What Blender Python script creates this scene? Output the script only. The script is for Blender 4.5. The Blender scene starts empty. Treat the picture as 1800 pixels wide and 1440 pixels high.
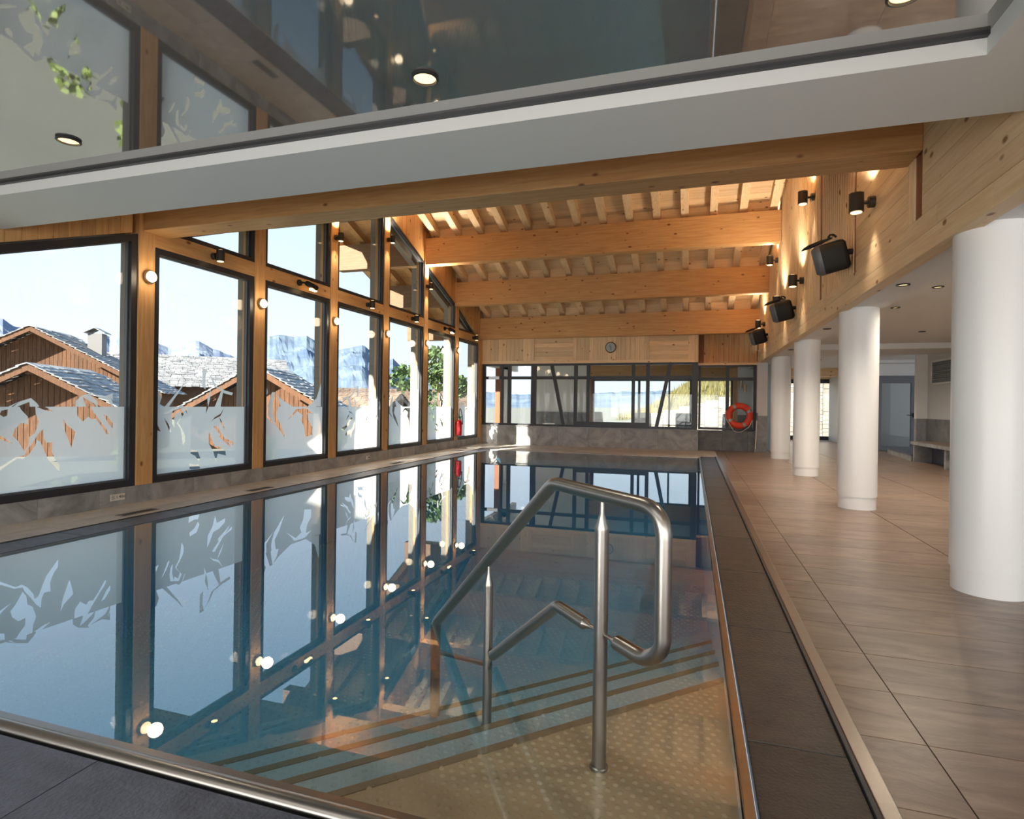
import bpy, bmesh, math, random
from mathutils import Vector, Matrix
random.seed(7)
R = math.radians
sc = bpy.context.scene
# ------------------------------------------------------------------ camera
cam = bpy.data.cameras.new('camera'); cam.sensor_width = 36; cam.lens = 20.112
cam.shift_y = -0.005; cam.clip_end = 20000; cam.clip_start = .05
camo = bpy.data.objects.new('camera', cam); sc.collection.objects.link(camo)
YAW = math.atan(317/1005.6)
camo.location = (0, 0, 1.2)
camo.rotation_euler = (Matrix.Rotation(YAW, 3, 'Z') @ Matrix.Rotation(R(90), 3, 'X') @ Matrix.Rotation(R(.75), 3, 'Z')).to_euler()
sc.camera = camo
# ------------------------------------------------------------------ world, sun, exposure
w = bpy.data.worlds.new('world'); sc.world = w; w.use_nodes = True
nt = w.node_tree; nt.nodes.clear()
def N(t, ty, **k):
    n = t.nodes.new(ty)
    for a, b in k.items(): setattr(n, a, b)
    return n
tc = N(nt, 'ShaderNodeTexCoord'); sp = N(nt, 'ShaderNodeSeparateXYZ'); rp = N(nt, 'ShaderNodeValToRGB')
bg = N(nt, 'ShaderNodeBackground'); wo = N(nt, 'ShaderNodeOutputWorld')
nt.links.new(tc.outputs['Generated'], sp.inputs[0]); nt.links.new(sp.outputs['Z'], rp.inputs[0])
cr = rp.color_ramp; cr.elements[0].position = 0; cr.elements[0].color = (.8, .89, 1, 1)
cr.elements[1].position = 1; cr.elements[1].color = (.2, .42, .78, 1)
for p, c in ((.1, (.74, .86, 1, 1)), (.3, (.6, .77, .98, 1)), (.55, (.36, .59, .9, 1))):
    e = cr.elements.new(p); e.color = c
nt.links.new(rp.outputs[0], bg.inputs[0]); bg.inputs[1].default_value = .62
nt.links.new(bg.outputs[0], wo.inputs[0])
sun = bpy.data.lights.new('sun', 'SUN'); sun.energy = 10; sun.angle = R(.6); sun.color = (1, .93, .82)
suno = bpy.data.objects.new('sun', sun); sc.collection.objects.link(suno); suno.location = (-60, -110, 70)
for nm_, xa, xb in (('rear_fill_light', -6.0, 1.5), ('rear_fill_light', 1.8, 8.8)):      # fill lights added just inside the rear windows to brighten the hall
    al = bpy.data.lights.new(nm_, 'AREA'); al.shape = 'RECTANGLE'; al.size = xb-xa; al.size_y = 1.85; al.energy = 90; al.color = (1, .97, .92)
    ao = bpy.data.objects.new(nm_, al); sc.collection.objects.link(ao); ao.location = ((xa+xb)/2, -3.12, 1.03); ao.rotation_euler = (R(90), 0, 0)
SUNV = Vector((-.42, -.78, .46)).normalized()
suno.rotation_euler = SUNV.to_track_quat('Z', 'Y').to_euler()
sc.view_settings.view_transform = 'Standard'; sc.view_settings.look = 'None'
sc.view_settings.exposure = 1.22; sc.view_settings.gamma = 1; sc.view_settings.use_curve_mapping = False
sc.cycles.max_bounces = 8; sc.cycles.diffuse_bounces = 4; sc.cycles.glossy_bounces = 4; sc.cycles.use_adaptive_sampling = True; sc.cycles.adaptive_threshold = .045
sc.cycles.transmission_bounces = 6; sc.cycles.transparent_max_bounces = 18
sc.cycles.sample_clamp_indirect = 6; sc.cycles.caustics_reflective = False; sc.cycles.caustics_refractive = False
# ------------------------------------------------------------------ helpers
def lin(r, g, b):
    f = lambda c: (c/255/12.92) if c/255 <= .04045 else ((c/255+.055)/1.055)**2.4
    return (f(r), f(g), f(b), 1)
MATS = {}
def new_mat(name):
    m = bpy.data.materials.new(name); m.use_nodes = True; t = m.node_tree
    b = t.nodes['Principled BSDF']; MATS[name] = m
    return m, t, b
def plain(name, col, rough=.6, metal=0, ior=1.5, noise=0, nscale=8, bump=0, bscale=40, emit=None, estr=0):
    m, t, b = new_mat(name)
    b.inputs['Base Color'].default_value = col; b.inputs['Roughness'].default_value = rough
    b.inputs['Metallic'].default_value = metal; b.inputs['IOR'].default_value = ior
    if emit: b.inputs['Emission Color'].default_value = emit; b.inputs['Emission Strength'].default_value = estr
    co = None
    if noise or bump:
        co = N(t, 'ShaderNodeTexCoord')
    if noise:
        nz = N(t, 'ShaderNodeTexNoise'); nz.inputs['Scale'].default_value = nscale; nz.inputs['Detail'].default_value = 5
        t.links.new(co.outputs['Object'], nz.inputs['Vector'])
        mx = N(t, 'ShaderNodeMix', data_type='RGBA'); d = noise
        mx.inputs['A'].default_value = tuple(c*(1-d) for c in col[:3])+(1,); mx.inputs['B'].default_value = tuple(min(1, c*(1+d)) for c in col[:3])+(1,)
        t.links.new(nz.outputs['Fac'], mx.inputs['Factor']); t.links.new(mx.outputs['Result'], b.inputs['Base Color'])
    if bump:
        nb = N(t, 'ShaderNodeTexNoise'); nb.inputs['Scale'].default_value = bscale; nb.inputs['Detail'].default_value = 6
        t.links.new(co.outputs['Object'], nb.inputs['Vector'])
        bp = N(t, 'ShaderNodeBump'); bp.inputs['Strength'].default_value = bump; bp.inputs['Distance'].default_value = .01
        t.links.new(nb.outputs['Fac'], bp.inputs['Height']); t.links.new(bp.outputs['Normal'], b.inputs['Normal'])
    return m
def wood(name, c1, c2, axis, rough=.55, knots=True):
    m, t, b = new_mat(name); b.inputs['Roughness'].default_value = rough
    co = N(t, 'ShaderNodeTexCoord'); oi = N(t, 'ShaderNodeObjectInfo'); L = t.links.new
    mp = N(t, 'ShaderNodeMapping'); s = [14, 14, 14]; s['XYZ'.index(axis)] = .9
    mp.inputs['Scale'].default_value = s
    ad = N(t, 'ShaderNodeVectorMath', operation='ADD'); ml = N(t, 'ShaderNodeVectorMath', operation='SCALE'); ml.inputs[0].default_value = (3.1, 5.7, 4.3)
    L(oi.outputs['Random'], ml.inputs['Scale']); L(co.outputs['Object'], ad.inputs[0]); L(ml.outputs[0], ad.inputs[1]); L(ad.outputs[0], mp.inputs[0])
    nz = N(t, 'ShaderNodeTexNoise'); nz.inputs['Scale'].default_value = 2.2; nz.inputs['Detail'].default_value = 6; nz.inputs['Distortion'].default_value = .6
    L(mp.outputs[0], nz.inputs['Vector'])
    rr = N(t, 'ShaderNodeValToRGB'); rr.color_ramp.elements[0].position = .3; rr.color_ramp.elements[1].position = .72
    rr.color_ramp.elements[0].color = c2; rr.color_ramp.elements[1].color = c1
    L(nz.outputs['Fac'], rr.inputs[0])
    hs = N(t, 'ShaderNodeHueSaturation'); vr = N(t, 'ShaderNodeMapRange'); vr.inputs['To Min'].default_value = .86; vr.inputs['To Max'].default_value = 1.1
    L(oi.outputs['Random'], vr.inputs['Value']); L(vr.outputs[0], hs.inputs['Value']); L(rr.outputs[0], hs.inputs['Color'])
    out = hs.outputs[0]
    if knots:
        mk = N(t, 'ShaderNodeMapping'); s2 = [5.5, 5.5, 5.5]; s2['XYZ'.index(axis)] = 3.2; mk.inputs['Scale'].default_value = s2
        L(ad.outputs[0], mk.inputs[0])
        vo = N(t, 'ShaderNodeTexVoronoi'); vo.inputs['Scale'].default_value = 1.0; L(mk.outputs[0], vo.inputs['Vector'])
        kr = N(t, 'ShaderNodeValToRGB'); kr.color_ramp.elements[0].position = .07; kr.color_ramp.elements[1].position = .14
        kr.color_ramp.elements[0].color = (.28, .13, .05, 1); kr.color_ramp.elements[1].color = (1, 1, 1, 1)
        L(vo.outputs['Distance'], kr.inputs[0])
        mx = N(t, 'ShaderNodeMix', data_type='RGBA', blend_type='MULTIPLY'); mx.inputs['Factor'].default_value = .9
        L(out, mx.inputs['A']); L(kr.outputs[0], mx.inputs['B']); out = mx.outputs['Result']
    L(out, b.inputs['Base Color'])
    bp = N(t, 'ShaderNodeBump'); bp.inputs['Strength'].default_value = .15; bp.inputs['Distance'].default_value = .004
    L(nz.outputs['Fac'], bp.inputs['Height']); L(bp.outputs[0], b.inputs['Normal'])
    return m
def stone(name, c1, c2, scale=3, rough=.5, bump=.2, bscale=60, veins=True, stretch=(1, 1, 1)):
    m, t, b = new_mat(name); L = t.links.new; b.inputs['Roughness'].default_value = rough
    co = N(t, 'ShaderNodeTexCoord'); oi = N(t, 'ShaderNodeObjectInfo')
    ml = N(t, 'ShaderNodeVectorMath', operation='SCALE'); ml.inputs[0].default_value = (7.3, 3.9, 5.1); L(oi.outputs['Random'], ml.inputs['Scale'])
    ad = N(t, 'ShaderNodeVectorMath', operation='ADD'); L(co.outputs['Object'], ad.inputs[0]); L(ml.outputs[0], ad.inputs[1])
    mp = N(t, 'ShaderNodeMapping'); mp.inputs['Scale'].default_value = stretch; L(ad.outputs[0], mp.inputs[0])
    nz = N(t, 'ShaderNodeTexNoise'); nz.inputs['Scale'].default_value = scale; nz.inputs['Detail'].default_value = 9; nz.inputs['Roughness'].default_value = .62
    nz.inputs['Distortion'].default_value = 1.2 if veins else .2
    L(mp.outputs[0], nz.inputs['Vector'])
    rr = N(t, 'ShaderNodeValToRGB'); rr.color_ramp.elements[0].position = .34; rr.color_ramp.elements[1].position = .68
    rr.color_ramp.elements[0].color = c1; rr.color_ramp.elements[1].color = c2; L(nz.outputs['Fac'], rr.inputs[0])
    hs = N(t, 'ShaderNodeHueSaturation'); vr = N(t, 'ShaderNodeMapRange'); vr.inputs['To Min'].default_value = .9; vr.inputs['To Max'].default_value = 1.1
    L(oi.outputs['Random'], vr.inputs['Value']); L(vr.outputs[0], hs.inputs['Value']); L(rr.outputs[0], hs.inputs['Color'])
    L(hs.outputs[0], b.inputs['Base Color'])
    n2 = N(t, 'ShaderNodeTexNoise'); n2.inputs['Scale'].default_value = bscale; n2.inputs['Detail'].default_value = 5; L(ad.outputs[0], n2.inputs['Vector'])
    bp = N(t, 'ShaderNodeBump'); bp.inputs['Strength'].default_value = bump; bp.inputs['Distance'].default_value = .006
    L(n2.outputs['Fac'], bp.inputs['Height']); L(bp.outputs[0], b.inputs['Normal'])
    return m
def see_through(name, tint, ior, strength=1.0, rough=0.0, power=5):
    m = bpy.data.materials.new(name); m.use_nodes = True; t = m.node_tree; t.nodes.clear(); L = t.links.new
    o = N(t, 'ShaderNodeOutputMaterial'); mx = N(t, 'ShaderNodeMixShader'); tr = N(t, 'ShaderNodeBsdfTransparent'); gl = N(t, 'ShaderNodeBsdfGlossy'); lw = N(t, 'ShaderNodeLayerWeight')
    tr.inputs[0].default_value = tint; gl.inputs['Roughness'].default_value = rough; lw.inputs['Blend'].default_value = .5
    f0 = ((ior-1)/(ior+1))**2*strength     # Schlick reflectance, the same from both sides
    pw = N(t, 'ShaderNodeMath', operation='POWER'); pw.inputs[1].default_value = power
    ma = N(t, 'ShaderNodeMath', operation='MULTIPLY_ADD', use_clamp=True); ma.inputs[1].default_value = 1-f0; ma.inputs[2].default_value = f0
    L(lw.outputs['Facing'], pw.inputs[0]); L(pw.outputs[0], ma.inputs[0]); L(ma.outputs[0], mx.inputs[0]); L(tr.outputs[0], mx.inputs[1]); L(gl.outputs[0], mx.inputs[2]); L(mx.outputs[0], o.inputs['Surface'])
    MATS[name] = m
    return m, t, o
W_ORANGE = {a: wood('beam_wood_'+a.lower(), lin(218, 172, 116), lin(196, 144, 88), a) for a in 'XYZ'}
W_PALE = {a: wood('pale_wood_'+a.lower(), lin(240, 214, 174), lin(226, 190, 144), a) for a in 'XYZ'}
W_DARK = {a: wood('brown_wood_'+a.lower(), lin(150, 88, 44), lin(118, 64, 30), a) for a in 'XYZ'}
W_EXT = wood('exterior_beam_wood', lin(134, 104, 76), lin(112, 80, 54), 'X', .7)
W_OLD = wood('weathered_wood', lin(124, 84, 54), lin(80, 52, 32), 'Z', .8)
WHITE = plain('white_paint', lin(226, 224, 220), .55, noise=.015, nscale=2)
CEILW = plain('white_plaster', lin(222, 222, 219), .6)
COLW = plain('column_paint', lin(238, 237, 235), .32)
BLACK = plain('anthracite_metal', lin(52, 53, 57), .4, .2, noise=.06, nscale=6)
DARKMET = plain('dark_lamp_metal', lin(62, 60, 58), .42, .5, noise=.05, nscale=30)
BLACKP = plain('black_plastic', lin(11, 10, 10), .65)
GREYP = plain('grey_plastic', lin(92, 94, 98), .4, noise=.05, nscale=20)
STEEL = plain('brushed_steel', lin(158, 152, 145), .3, 1, noise=.06, nscale=30)
STEELR = plain('pool_steel', lin(226, 232, 236), .4, 0, noise=.05, nscale=5)
PLATS = plain('tan_platform_steel', lin(228, 196, 160), .42, .05, noise=.06, nscale=5)
NOSE = plain('nosing_strip', lin(176, 152, 126), .5, .3, noise=.05, nscale=8)
SLATE = stone('dark_slate', lin(72, 77, 90), lin(98, 104, 120), 5, .42, .75, 70, veins=False, stretch=(1, 2.2, 1))  # blue of the reflected sky is put into this base colour
SHADESL = stone('shaded_brown_slate', lin(54, 49, 45), lin(76, 69, 63), 5, .38, .7, 70, veins=False, stretch=(1, 2.2, 1))  # dark_slate copy, its weaker sky reflection put into a darker, browner colour
TILE = stone('brown_floor_tile', lin(110, 91, 76), lin(150, 127, 108), 2.4, .3, .12, 90, stretch=(1, 3.2, 1))
DECK = stone('beige_deck_tile', lin(190, 182, 172), lin(212, 205, 196), 3, .45, .1, 90)
STONE = stone('grey_veined_stone', lin(126, 125, 124), lin(176, 175, 174), 2.2, .42, .15, 60)
STONED = stone('dark_veined_stone', lin(84, 84, 86), lin(126, 125, 124), 2.2, .42, .15, 60)
CONC = plain('exterior_concrete', lin(140, 137, 132), .8, noise=.06, nscale=4)
ROOFSL = stone('roof_slate', lin(118, 118, 120), lin(168, 167, 165), 1.2, .7, .3, 20, veins=False)
ROOFBR = stone('brown_roof_slate', lin(88, 70, 56), lin(136, 116, 98), 1.2, .7, .3, 20, veins=False)
GLASS, _, _ = see_through('window_glass', (.97, .985, .98, 1), 1.45, .8)
GLOSSC, _t, _b = new_mat('lacquered_stretch_ceiling'); _b.inputs['Base Color'].default_value = lin(112, 107, 101); _b.inputs['Roughness'].default_value = .03; _b.inputs['IOR'].default_value = 4.2
WATER, _t, _o = see_through('pool_water', (.97, .99, .99, 1), 1.33, 4.0, power=2.8)
va = N(_t, 'ShaderNodeVolumeAbsorption'); va.inputs['Color'].default_value = (.0, .74, .985, 1); va.inputs['Density'].default_value = .55
_t.links.new(va.outputs[0], _o.inputs['Volume'])
# frosted film
FILM = bpy.data.materials.new('frosted_film'); FILM.use_nodes = True; _t = FILM.node_tree; _t.nodes.clear()
_o = N(_t, 'ShaderNodeOutputMaterial'); _m1 = N(_t, 'ShaderNodeMixShader'); _m2 = N(_t, 'ShaderNodeMixShader')
_tl = N(_t, 'ShaderNodeBsdfTranslucent'); _df = N(_t, 'ShaderNodeBsdfDiffuse'); _tr = N(_t, 'ShaderNodeBsdfTransparent')
_tl.inputs[0].default_value = (.97, .97, .96, 1); _df.inputs[0].default_value = (.8, .81, .82, 1); _tr.inputs[0].default_value = (.95, .96, .96, 1)
_m1.inputs[0].default_value = .12; _m2.inputs[0].default_value = .12
_t.links.new(_tl.outputs[0], _m1.inputs[1]); _t.links.new(_df.outputs[0], _m1.inputs[2]); _t.links.new(_m1.outputs[0], _m2.inputs[1]); _t.links.new(_tr.outputs[0], _m2.inputs[2]); _t.links.new(_m2.outputs[0], _o.inputs[0])
GLOWW = plain('warm_lamp_glass', lin(255, 230, 190), .3, emit=(1, .72, .4, 1), estr=1.6)
GLOWD = plain('warm_lamp_lens', lin(255, 225, 180), .3, emit=(1, .66, .3, 1), estr=3)
RED = plain('extinguisher_red', lin(190, 20, 30), .22)
ORANGE = plain('lifebuoy_orange', lin(232, 66, 34), .45)
BAND = plain('reflective_band', lin(150, 148, 138), .35, .4)
ROPE = plain('white_rope', lin(226, 220, 208), .8)
MESHF = plain('taupe_sling_fabric', lin(128, 118, 106), .8)
GREEN = plain('leaf_green', lin(112, 132, 58), .6, noise=.35, nscale=3)
GREEND = plain('tree_green', lin(84, 108, 62), .6, noise=.35, nscale=2)
GRASS = plain('dry_grass', lin(92, 86, 50), .9, noise=.3, nscale=1.5)
PAPER = plain('label_white', lin(216, 208, 196), .6)
INK = plain('label_ink', lin(60, 56, 52), .7)

def link(name, me, mat=None, parent=None, smooth=False):
    o = bpy.data.objects.new(name, me); sc.collection.objects.link(o)
    if mat: me.materials.clear(); me.materials.append(mat)
    if parent: o.parent = parent
    if smooth:
        for p in me.polygons: p.use_smooth = True
    return o
def mesh(name, vs, fs):
    me = bpy.data.meshes.new(name); me.from_pydata([tuple(v) for v in vs], [], fs); me.update(); return me
BOXF = [(0, 3, 2, 1), (4, 5, 6, 7), (0, 1, 5, 4), (1, 2, 6, 5), (2, 3, 7, 6), (3, 0, 4, 7)]
def boxv(x0, x1, y0, y1, z0, z1):
    return [(x0, y0, z0), (x1, y0, z0), (x1, y1, z0), (x0, y1, z0), (x0, y0, z1), (x1, y0, z1), (x1, y1, z1), (x0, y1, z1)]
def box(name, x0, x1, y0, y1, z0, z1, mat, parent=None, bevel=0):
    me = mesh(name, boxv(min(x0, x1), max(x0, x1), min(y0, y1), max(y0, y1), min(z0, z1), max(z0, z1)), BOXF)
    if bevel:
        bm = bmesh.new(); bm.from_mesh(me)
        bmesh.ops.bevel(bm, geom=list(bm.edges), offset=bevel, segments=2, affect='EDGES', profile=.5); bm.to_mesh(me); bm.free()
    return link(name, me, mat, parent)
def boxes(name, lst, mat, parent=None):
    vs, fs = [], []
    for b in lst:
        k = len(vs); vs += boxv(*b); fs += [tuple(i+k for i in f) for f in BOXF]
    return link(name, mesh(name, vs, fs), mat, parent)
def prism(name, poly, axis, a, b, mat, parent=None):
    """poly in the two other axes (cyclic order x:(y,z) y:(x,z) z:(x,y)), extruded from a to b"""
    def P(p, c): return {'x': (c, p[0], p[1]), 'y': (p[0], c, p[1]), 'z': (p[0], p[1], c)}[axis]
    n = len(poly); vs = [P(p, a) for p in poly]+[P(p, b) for p in poly]
    fs = [tuple(range(n)), tuple(range(2*n-1, n-1, -1))]+[(i, i+n, (i+1) % n+n, (i+1) % n) for i in range(n)]
    me = mesh(name, vs, fs); bm = bmesh.new(); bm.from_mesh(me); bmesh.ops.recalc_face_normals(bm, faces=bm.faces); bm.to_mesh(me); bm.free()
    return link(name, me, mat, parent)
def fillet(pts, r, seg=7):
    pts = [Vector(p) for p in pts]; out = [pts[0]]
    for i in range(1, len(pts)-1):
        a, b, c = pts[i-1], pts[i], pts[i+1]; u = (a-b).normalized(); v = (c-b).normalized()
        ang = u.angle(v)
        if ang > 3.1: out.append(b); continue
        d = min(r/math.tan(ang/2), (a-b).length*.48, (c-b).length*.48)
        p0, p1 = b+u*d, b+v*d
        for k in range(seg+1):
            t = k/seg; out.append(p0*(1-t)**2+b*2*t*(1-t)+p1*t*t)
    out.append(pts[-1]); return out
def tubemesh(name, pts, rad, seg=14):
    pts = [Vector(p) for p in pts]; n = len(pts)
    rad = rad if isinstance(rad, (list, tuple)) else [rad]*n
    vs, fs = [], []; prev = None
    for i, p in enumerate(pts):
        t = ((pts[min(i+1, n-1)]-pts[max(i-1, 0)])).normalized()
        if prev is None:
            x = t.orthogonal().normalized()
        else:
            x = (prev-t*prev.dot(t)).normalized()
        prev = x; y = t.cross(x)
        for k in range(seg):
            a = 2*math.pi*k/seg; vs.append(p+(x*math.cos(a)+y*math.sin(a))*rad[i])
    for i in range(n-1):
        for k in range(seg): fs.append((i*seg+k, i*seg+(k+1) % seg, (i+1)*seg+(k+1) % seg, (i+1)*seg+k))
    fs.append(tuple(range(seg-1, -1, -1))); fs.append(tuple((n-1)*seg+k for k in range(seg)))
    return mesh(name, vs, fs)
def tube(name, pts, rad, mat, parent=None, seg=14):
    o = link(name, tubemesh(name, pts, rad, seg), mat, parent)
    for p in o.data.polygons: p.use_smooth = True
    o.data.set_sharp_from_angle(angle=R(38))
    return o
def lathe(name, prof, mat, parent=None, seg=24, M=None, smooth=True):
    """profile of (radius, height) about local z, placed by matrix M"""
    vs, fs = [], []
    for r, z in prof:
        for k in range(seg): a = 2*math.pi*k/seg; vs.append(Vector((r*math.cos(a), r*math.sin(a), z)))
    n = len(prof)
    for i in range(n-1):
        for k in range(seg): fs.append((i*seg+k, i*seg+(k+1) % seg, (i+1)*seg+(k+1) % seg, (i+1)*seg+k))
    fs.append(tuple(range(seg-1, -1, -1))); fs.append(tuple((n-1)*seg+k for k in range(seg)))
    if M: vs = [M @ v for v in vs]
    o = link(name, mesh(name, vs, fs), mat, parent)
    if smooth:
        for p in o.data.polygons: p.use_smooth = True
        o.data.set_sharp_from_angle(angle=R(38))
    return o
def axisM(loc, d):
    return Matrix.Translation(Vector(loc)) @ Vector(d).to_track_quat('Z', 'Y').to_matrix().to_4x4()
def empty(name, loc, label=None, cat=None, group=None, kind=None):
    o = bpy.data.objects.new(name, None); o.location = loc; o.empty_display_size = .1; sc.collection.objects.link(o)
    return tag(o, label, cat, group, kind)
def tag(o, label=None, cat=None, group=None, kind=None):
    if label: o['label'] = label
    if cat: o['category'] = cat
    if group: o['group'] = group
    if kind: o['kind'] = kind
    return o
def keep(parent, o):
    """parent without moving: meshes are in world coordinates"""
    o.parent = parent; o.matrix_parent_inverse = Matrix.Translation(-Vector(parent.location)) if parent else Matrix()
    return o
def S(name, label, cat=None):
    o = empty(name, (0, 0, 0), label, cat, kind='structure'); return o
def copy_tree(src, loc, label=None):
    r = src.copy(); sc.collection.objects.link(r); r.location = loc
    if label: r['label'] = label
    for c in [x for x in sc.objects if x.parent == src]:
        d = c.copy(); sc.collection.objects.link(d); d.parent = r
        for g in [x for x in sc.objects if x.parent == c]:
            e = g.copy(); sc.collection.objects.link(e); e.parent = d
    return r
# calibration of the photograph, used to place the distant landscape by bearing, height and distance
F, SH, HZ = 1005.6, .0257, 711
SS, CC = math.sin(YAW), math.cos(YAW)
def ray(u, v):
    a = (u-900)/F; b = (HZ-(v+SH*(900-u)))/F; return (-SS+CC*a, CC+SS*a, b)
def ext(u, v, t):
    x, y, k = ray(u, v); return Vector((x*t, y*t, 1.2+k*t))
def onx(u, v, X):
    x, y, k = ray(u, v); t = X/x; return (y*t, 1.2+k*t)

# ------------------------------------------------------------------ main dimensions
XL, XR = -6.15, 1.65            # inner faces of the window wall and of the timber wall
RID, PITCH = 10.75, .362        # ridge position and roof slope
zt = lambda y: 5.2-PITCH*abs(y-RID)      # window heads
rf = lambda y: 5.86-PITCH*abs(y-RID)     # underside of the rafters
PX0, PX1, PY0, PY1 = -5.08, .16, 1.5, 14.2   # pool
POSTS = [-2.28, -.42, 1.43, 3.28, 5.13, 6.98, 8.82, 10.66, 12.53, 14.45, 16.22]

# ------------------------------------------------------------------ floors
fl = S('floor', 'brown stone-look tile floor between the pool gutter and the columns')
box('screed', .6, 9, -3.3, 26, -.12, -.008, TILE, fl)
cols = [(.605, .815), (.82, 2.015), (2.02, 3.215), (3.22, 4.415), (4.42, 5.615)]
n = 0
for ci, (a, b) in enumerate(cols):
    ylim = 24 if ci < 4 else 19
    y = .4
    while y < ylim:
        if n < 300: box('tile', a, b-.004 if ci else b, y+.002, y+.397, -.03, 0, TILE, fl)
        y += .4; n += 1
        if y > 14 and ci == 0: break
# left deck, back deck and near deck
fd = S('floor', 'pale sunlit tile deck along the window wall')
y = -1.0
while y < 14.2:
    for a, b in ((XL, -5.76), (-5.757, -5.43)): box('tile', a, b, y+.002, y+.797, -.05, 0, DECK, fd)
    y += .8
x = XL
while x < .6:
    for a, b in ((14.63, 15.2), (15.203, 15.8), (15.803, 16.62)): box('tile', x+.002, min(x+.797, .6), a, b, -.05, 0, DECK, fd)
    x += .8
box('screed', XL-.3, .62, 14.2, 17.6, -.2, -.03, DECK, fd)
box('screed', XL-.3, -5.43, -3.3, 14.2, -.2, -.03, DECK, fd)
fn = S('floor', 'dark slate slabs in front of the pool edge')
for i, x0 in enumerate((-5.43, -4.25, -3.06, -1.87, -.68)):
    x1 = x0+1.185 if i < 4 else .55
    for a, b in ((.26, 1.405), (-.93, .255), (-2.12, -.935)): box('slab', x0, x1, a, b, -.05, -.004, SLATE, fn)
box('screed', XL-.1, .62, -3.3, 1.4, -.25, -.05, SLATE, fn)

# ------------------------------------------------------------------ swimming pool
pool = empty('swimming_pool', (0, 0, 0), 'long rectangular stainless steel swimming pool with dimpled steps and slate overflow gutter', 'pool')
PF = -.86
box('basin_floor', PX0-.05, PX1+.05, PY0-.05, PY1+.05, PF-.1, PF, STEELR, pool)
box('basin_wall', PX0-.08, PX0, PY0-.08, PY1+.08, PF-.1, -.012, STEELR, pool)
box('basin_wall', PX1, PX1+.03, PY0-.08, PY1+.08, PF-.1, -.004, STEELR, pool)
box('basin_wall', PX0-.08, PX1+.03, PY0-.06, PY0, PF-.1, -.012, STEELR, pool)
box('basin_wall', PX0-.08, PX1+.03, PY1, PY1+.06, PF-.1, -.012, STEELR, pool)
CS = [2.81, 3.3, 3.83, 4.36, 4.9]; ZS = [-.12, -.25, -.4, -.54, -.68]
def band(c0, c1):
    return [(PY0-c1, PY0), (PY0-c0, PY0), (PX1, PX1+c0), (PX1, PX1+c1)]
def dimples(name, region, z, parent, pitch=.05, r=.013, hgt=.005, mat=None):
    vs, fs = [], []; x0, x1, y0, y1, test = region
    j = 0; y = y0
    while y < y1:
        x = x0+(pitch/2 if j % 2 else 0)
        while x < x1:
            if test(x, y):
                k = len(vs)
                for q in range(6): a = q*math.pi/3; vs.append((x+r*math.cos(a), y+r*math.sin(a), z))
                for q in range(6): a = q*math.pi/3; vs.append((x+r*.5*math.cos(a), y+r*.5*math.sin(a), z+hgt))
                for q in range(6): fs.append((k+q, k+(q+1) % 6, k+6+(q+1) % 6, k+6+q))
                fs.append(tuple(k+6+q for q in range(6)))
            x += pitch
        y += pitch*.866; j += 1
    o = link(name, mesh(name, vs, fs), mat or STEELR, parent)
    for p in o.data.polygons: p.use_smooth = True
    return tag(o, kind='stuff')
plat = prism('platform', [(PY0-CS[0], PY0), (PX1, PY0), (PX1, PX1+CS[0])], 'z', PF, ZS[0], PLATS, pool)
dimples('dimple_pattern', (PY0-CS[0], PX1-.04, PY0+.04, PX1+CS[0], lambda x, y: y-x < CS[0]-.05), ZS[0], plat, .042, mat=PLATS)
for k in range(4):
    st = prism('step', band(CS[k], CS[k+1]), 'z', PF, ZS[k+1], STEELR, pool)
    c0, c1 = CS[k], CS[k+1]
    dimples('dimple_pattern', (PY0-c1, PX1-.04, PY0+.04, PX1+c1, lambda x, y: c0+.03 < y-x < c1-.06), ZS[k+1], st, .042)
    q = .014
    nose = prism('nosing', [(PY0-c0-.004, PY0), (PY0-c0+.05, PY0), (PX1, PX1+c0-.05), (PX1, PX1+c0+.004)], 'z', ZS[k]-.012, ZS[k]+.004, NOSE, pool)
dimples('dimple_pattern', (PX0+.06, PX1-.06, PY0+.06, PY1-.1, lambda x, y: y-x > CS[4]+.05), PF, pool, .06, .016, .008)
for i in range(4): box('floor_drain_cover', -3.0+i*.8, -2.22+i*.8, 6.9, 7.25, PF, PF+.012, STEELR, pool, .003)
# rims and gutters
tube('rim', [(PX0-.3, PY0-.045, -.018), (PX1+.03, PY0-.045, -.018)], .03, STEEL, pool)
box('rim_plate', PX0-.05, PX1, PY0-.02, PY0+.015, -.05, -.006, STEEL, pool)
box('rim_plate', PX1, PX1+.035, PY0-.1, PY1+.03, -.05, .004, STEEL, pool, .004)
box('gutter_edge', .53, .545, 1.0, PY1+.45, -.1, .006, BLACK, pool)
box('gutter_edge', .545, .603, -1, PY1+.45, -.06, .008, STEEL, pool, .004)
box('gutter_edge', PX0-.36, PX0-.345, .5, PY1+.4, -.06, .004, STEEL, pool)
y = -.05; yy = [-.06, 1.12, 2.24, 3.38, 4.53]
while yy[-1] < 14.4: yy.append(yy[-1]+1.15)
for a, b in zip(yy, yy[1:]):
    box('gutter_slab', PX1+.045, .528, a+.003, min(b, 14.6)-.003, -.06, -.006, SHADESL, pool, .003)
    if a > 0: box('gutter_slab', PX0-.342, PX0-.01, a+.303, min(b+.3, 14.6)-.003, -.06, -.004, SLATE, pool, .003)
x = PX0
while x < .1: box('gutter_slab', x+.003, min(x+1.15, PX1)-.003, PY1+.03, PY1+.42, -.06, -.004, DECK, pool); x += 1.15
wat = box('pool_water', PX0-.03, PX1+.015, PY0-.03, PY1+.03, PF-.05, -.01, WATER)
tag(wat, 'still clear turquoise water filling the pool to the brim, mirroring the windows', 'water')
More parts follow.
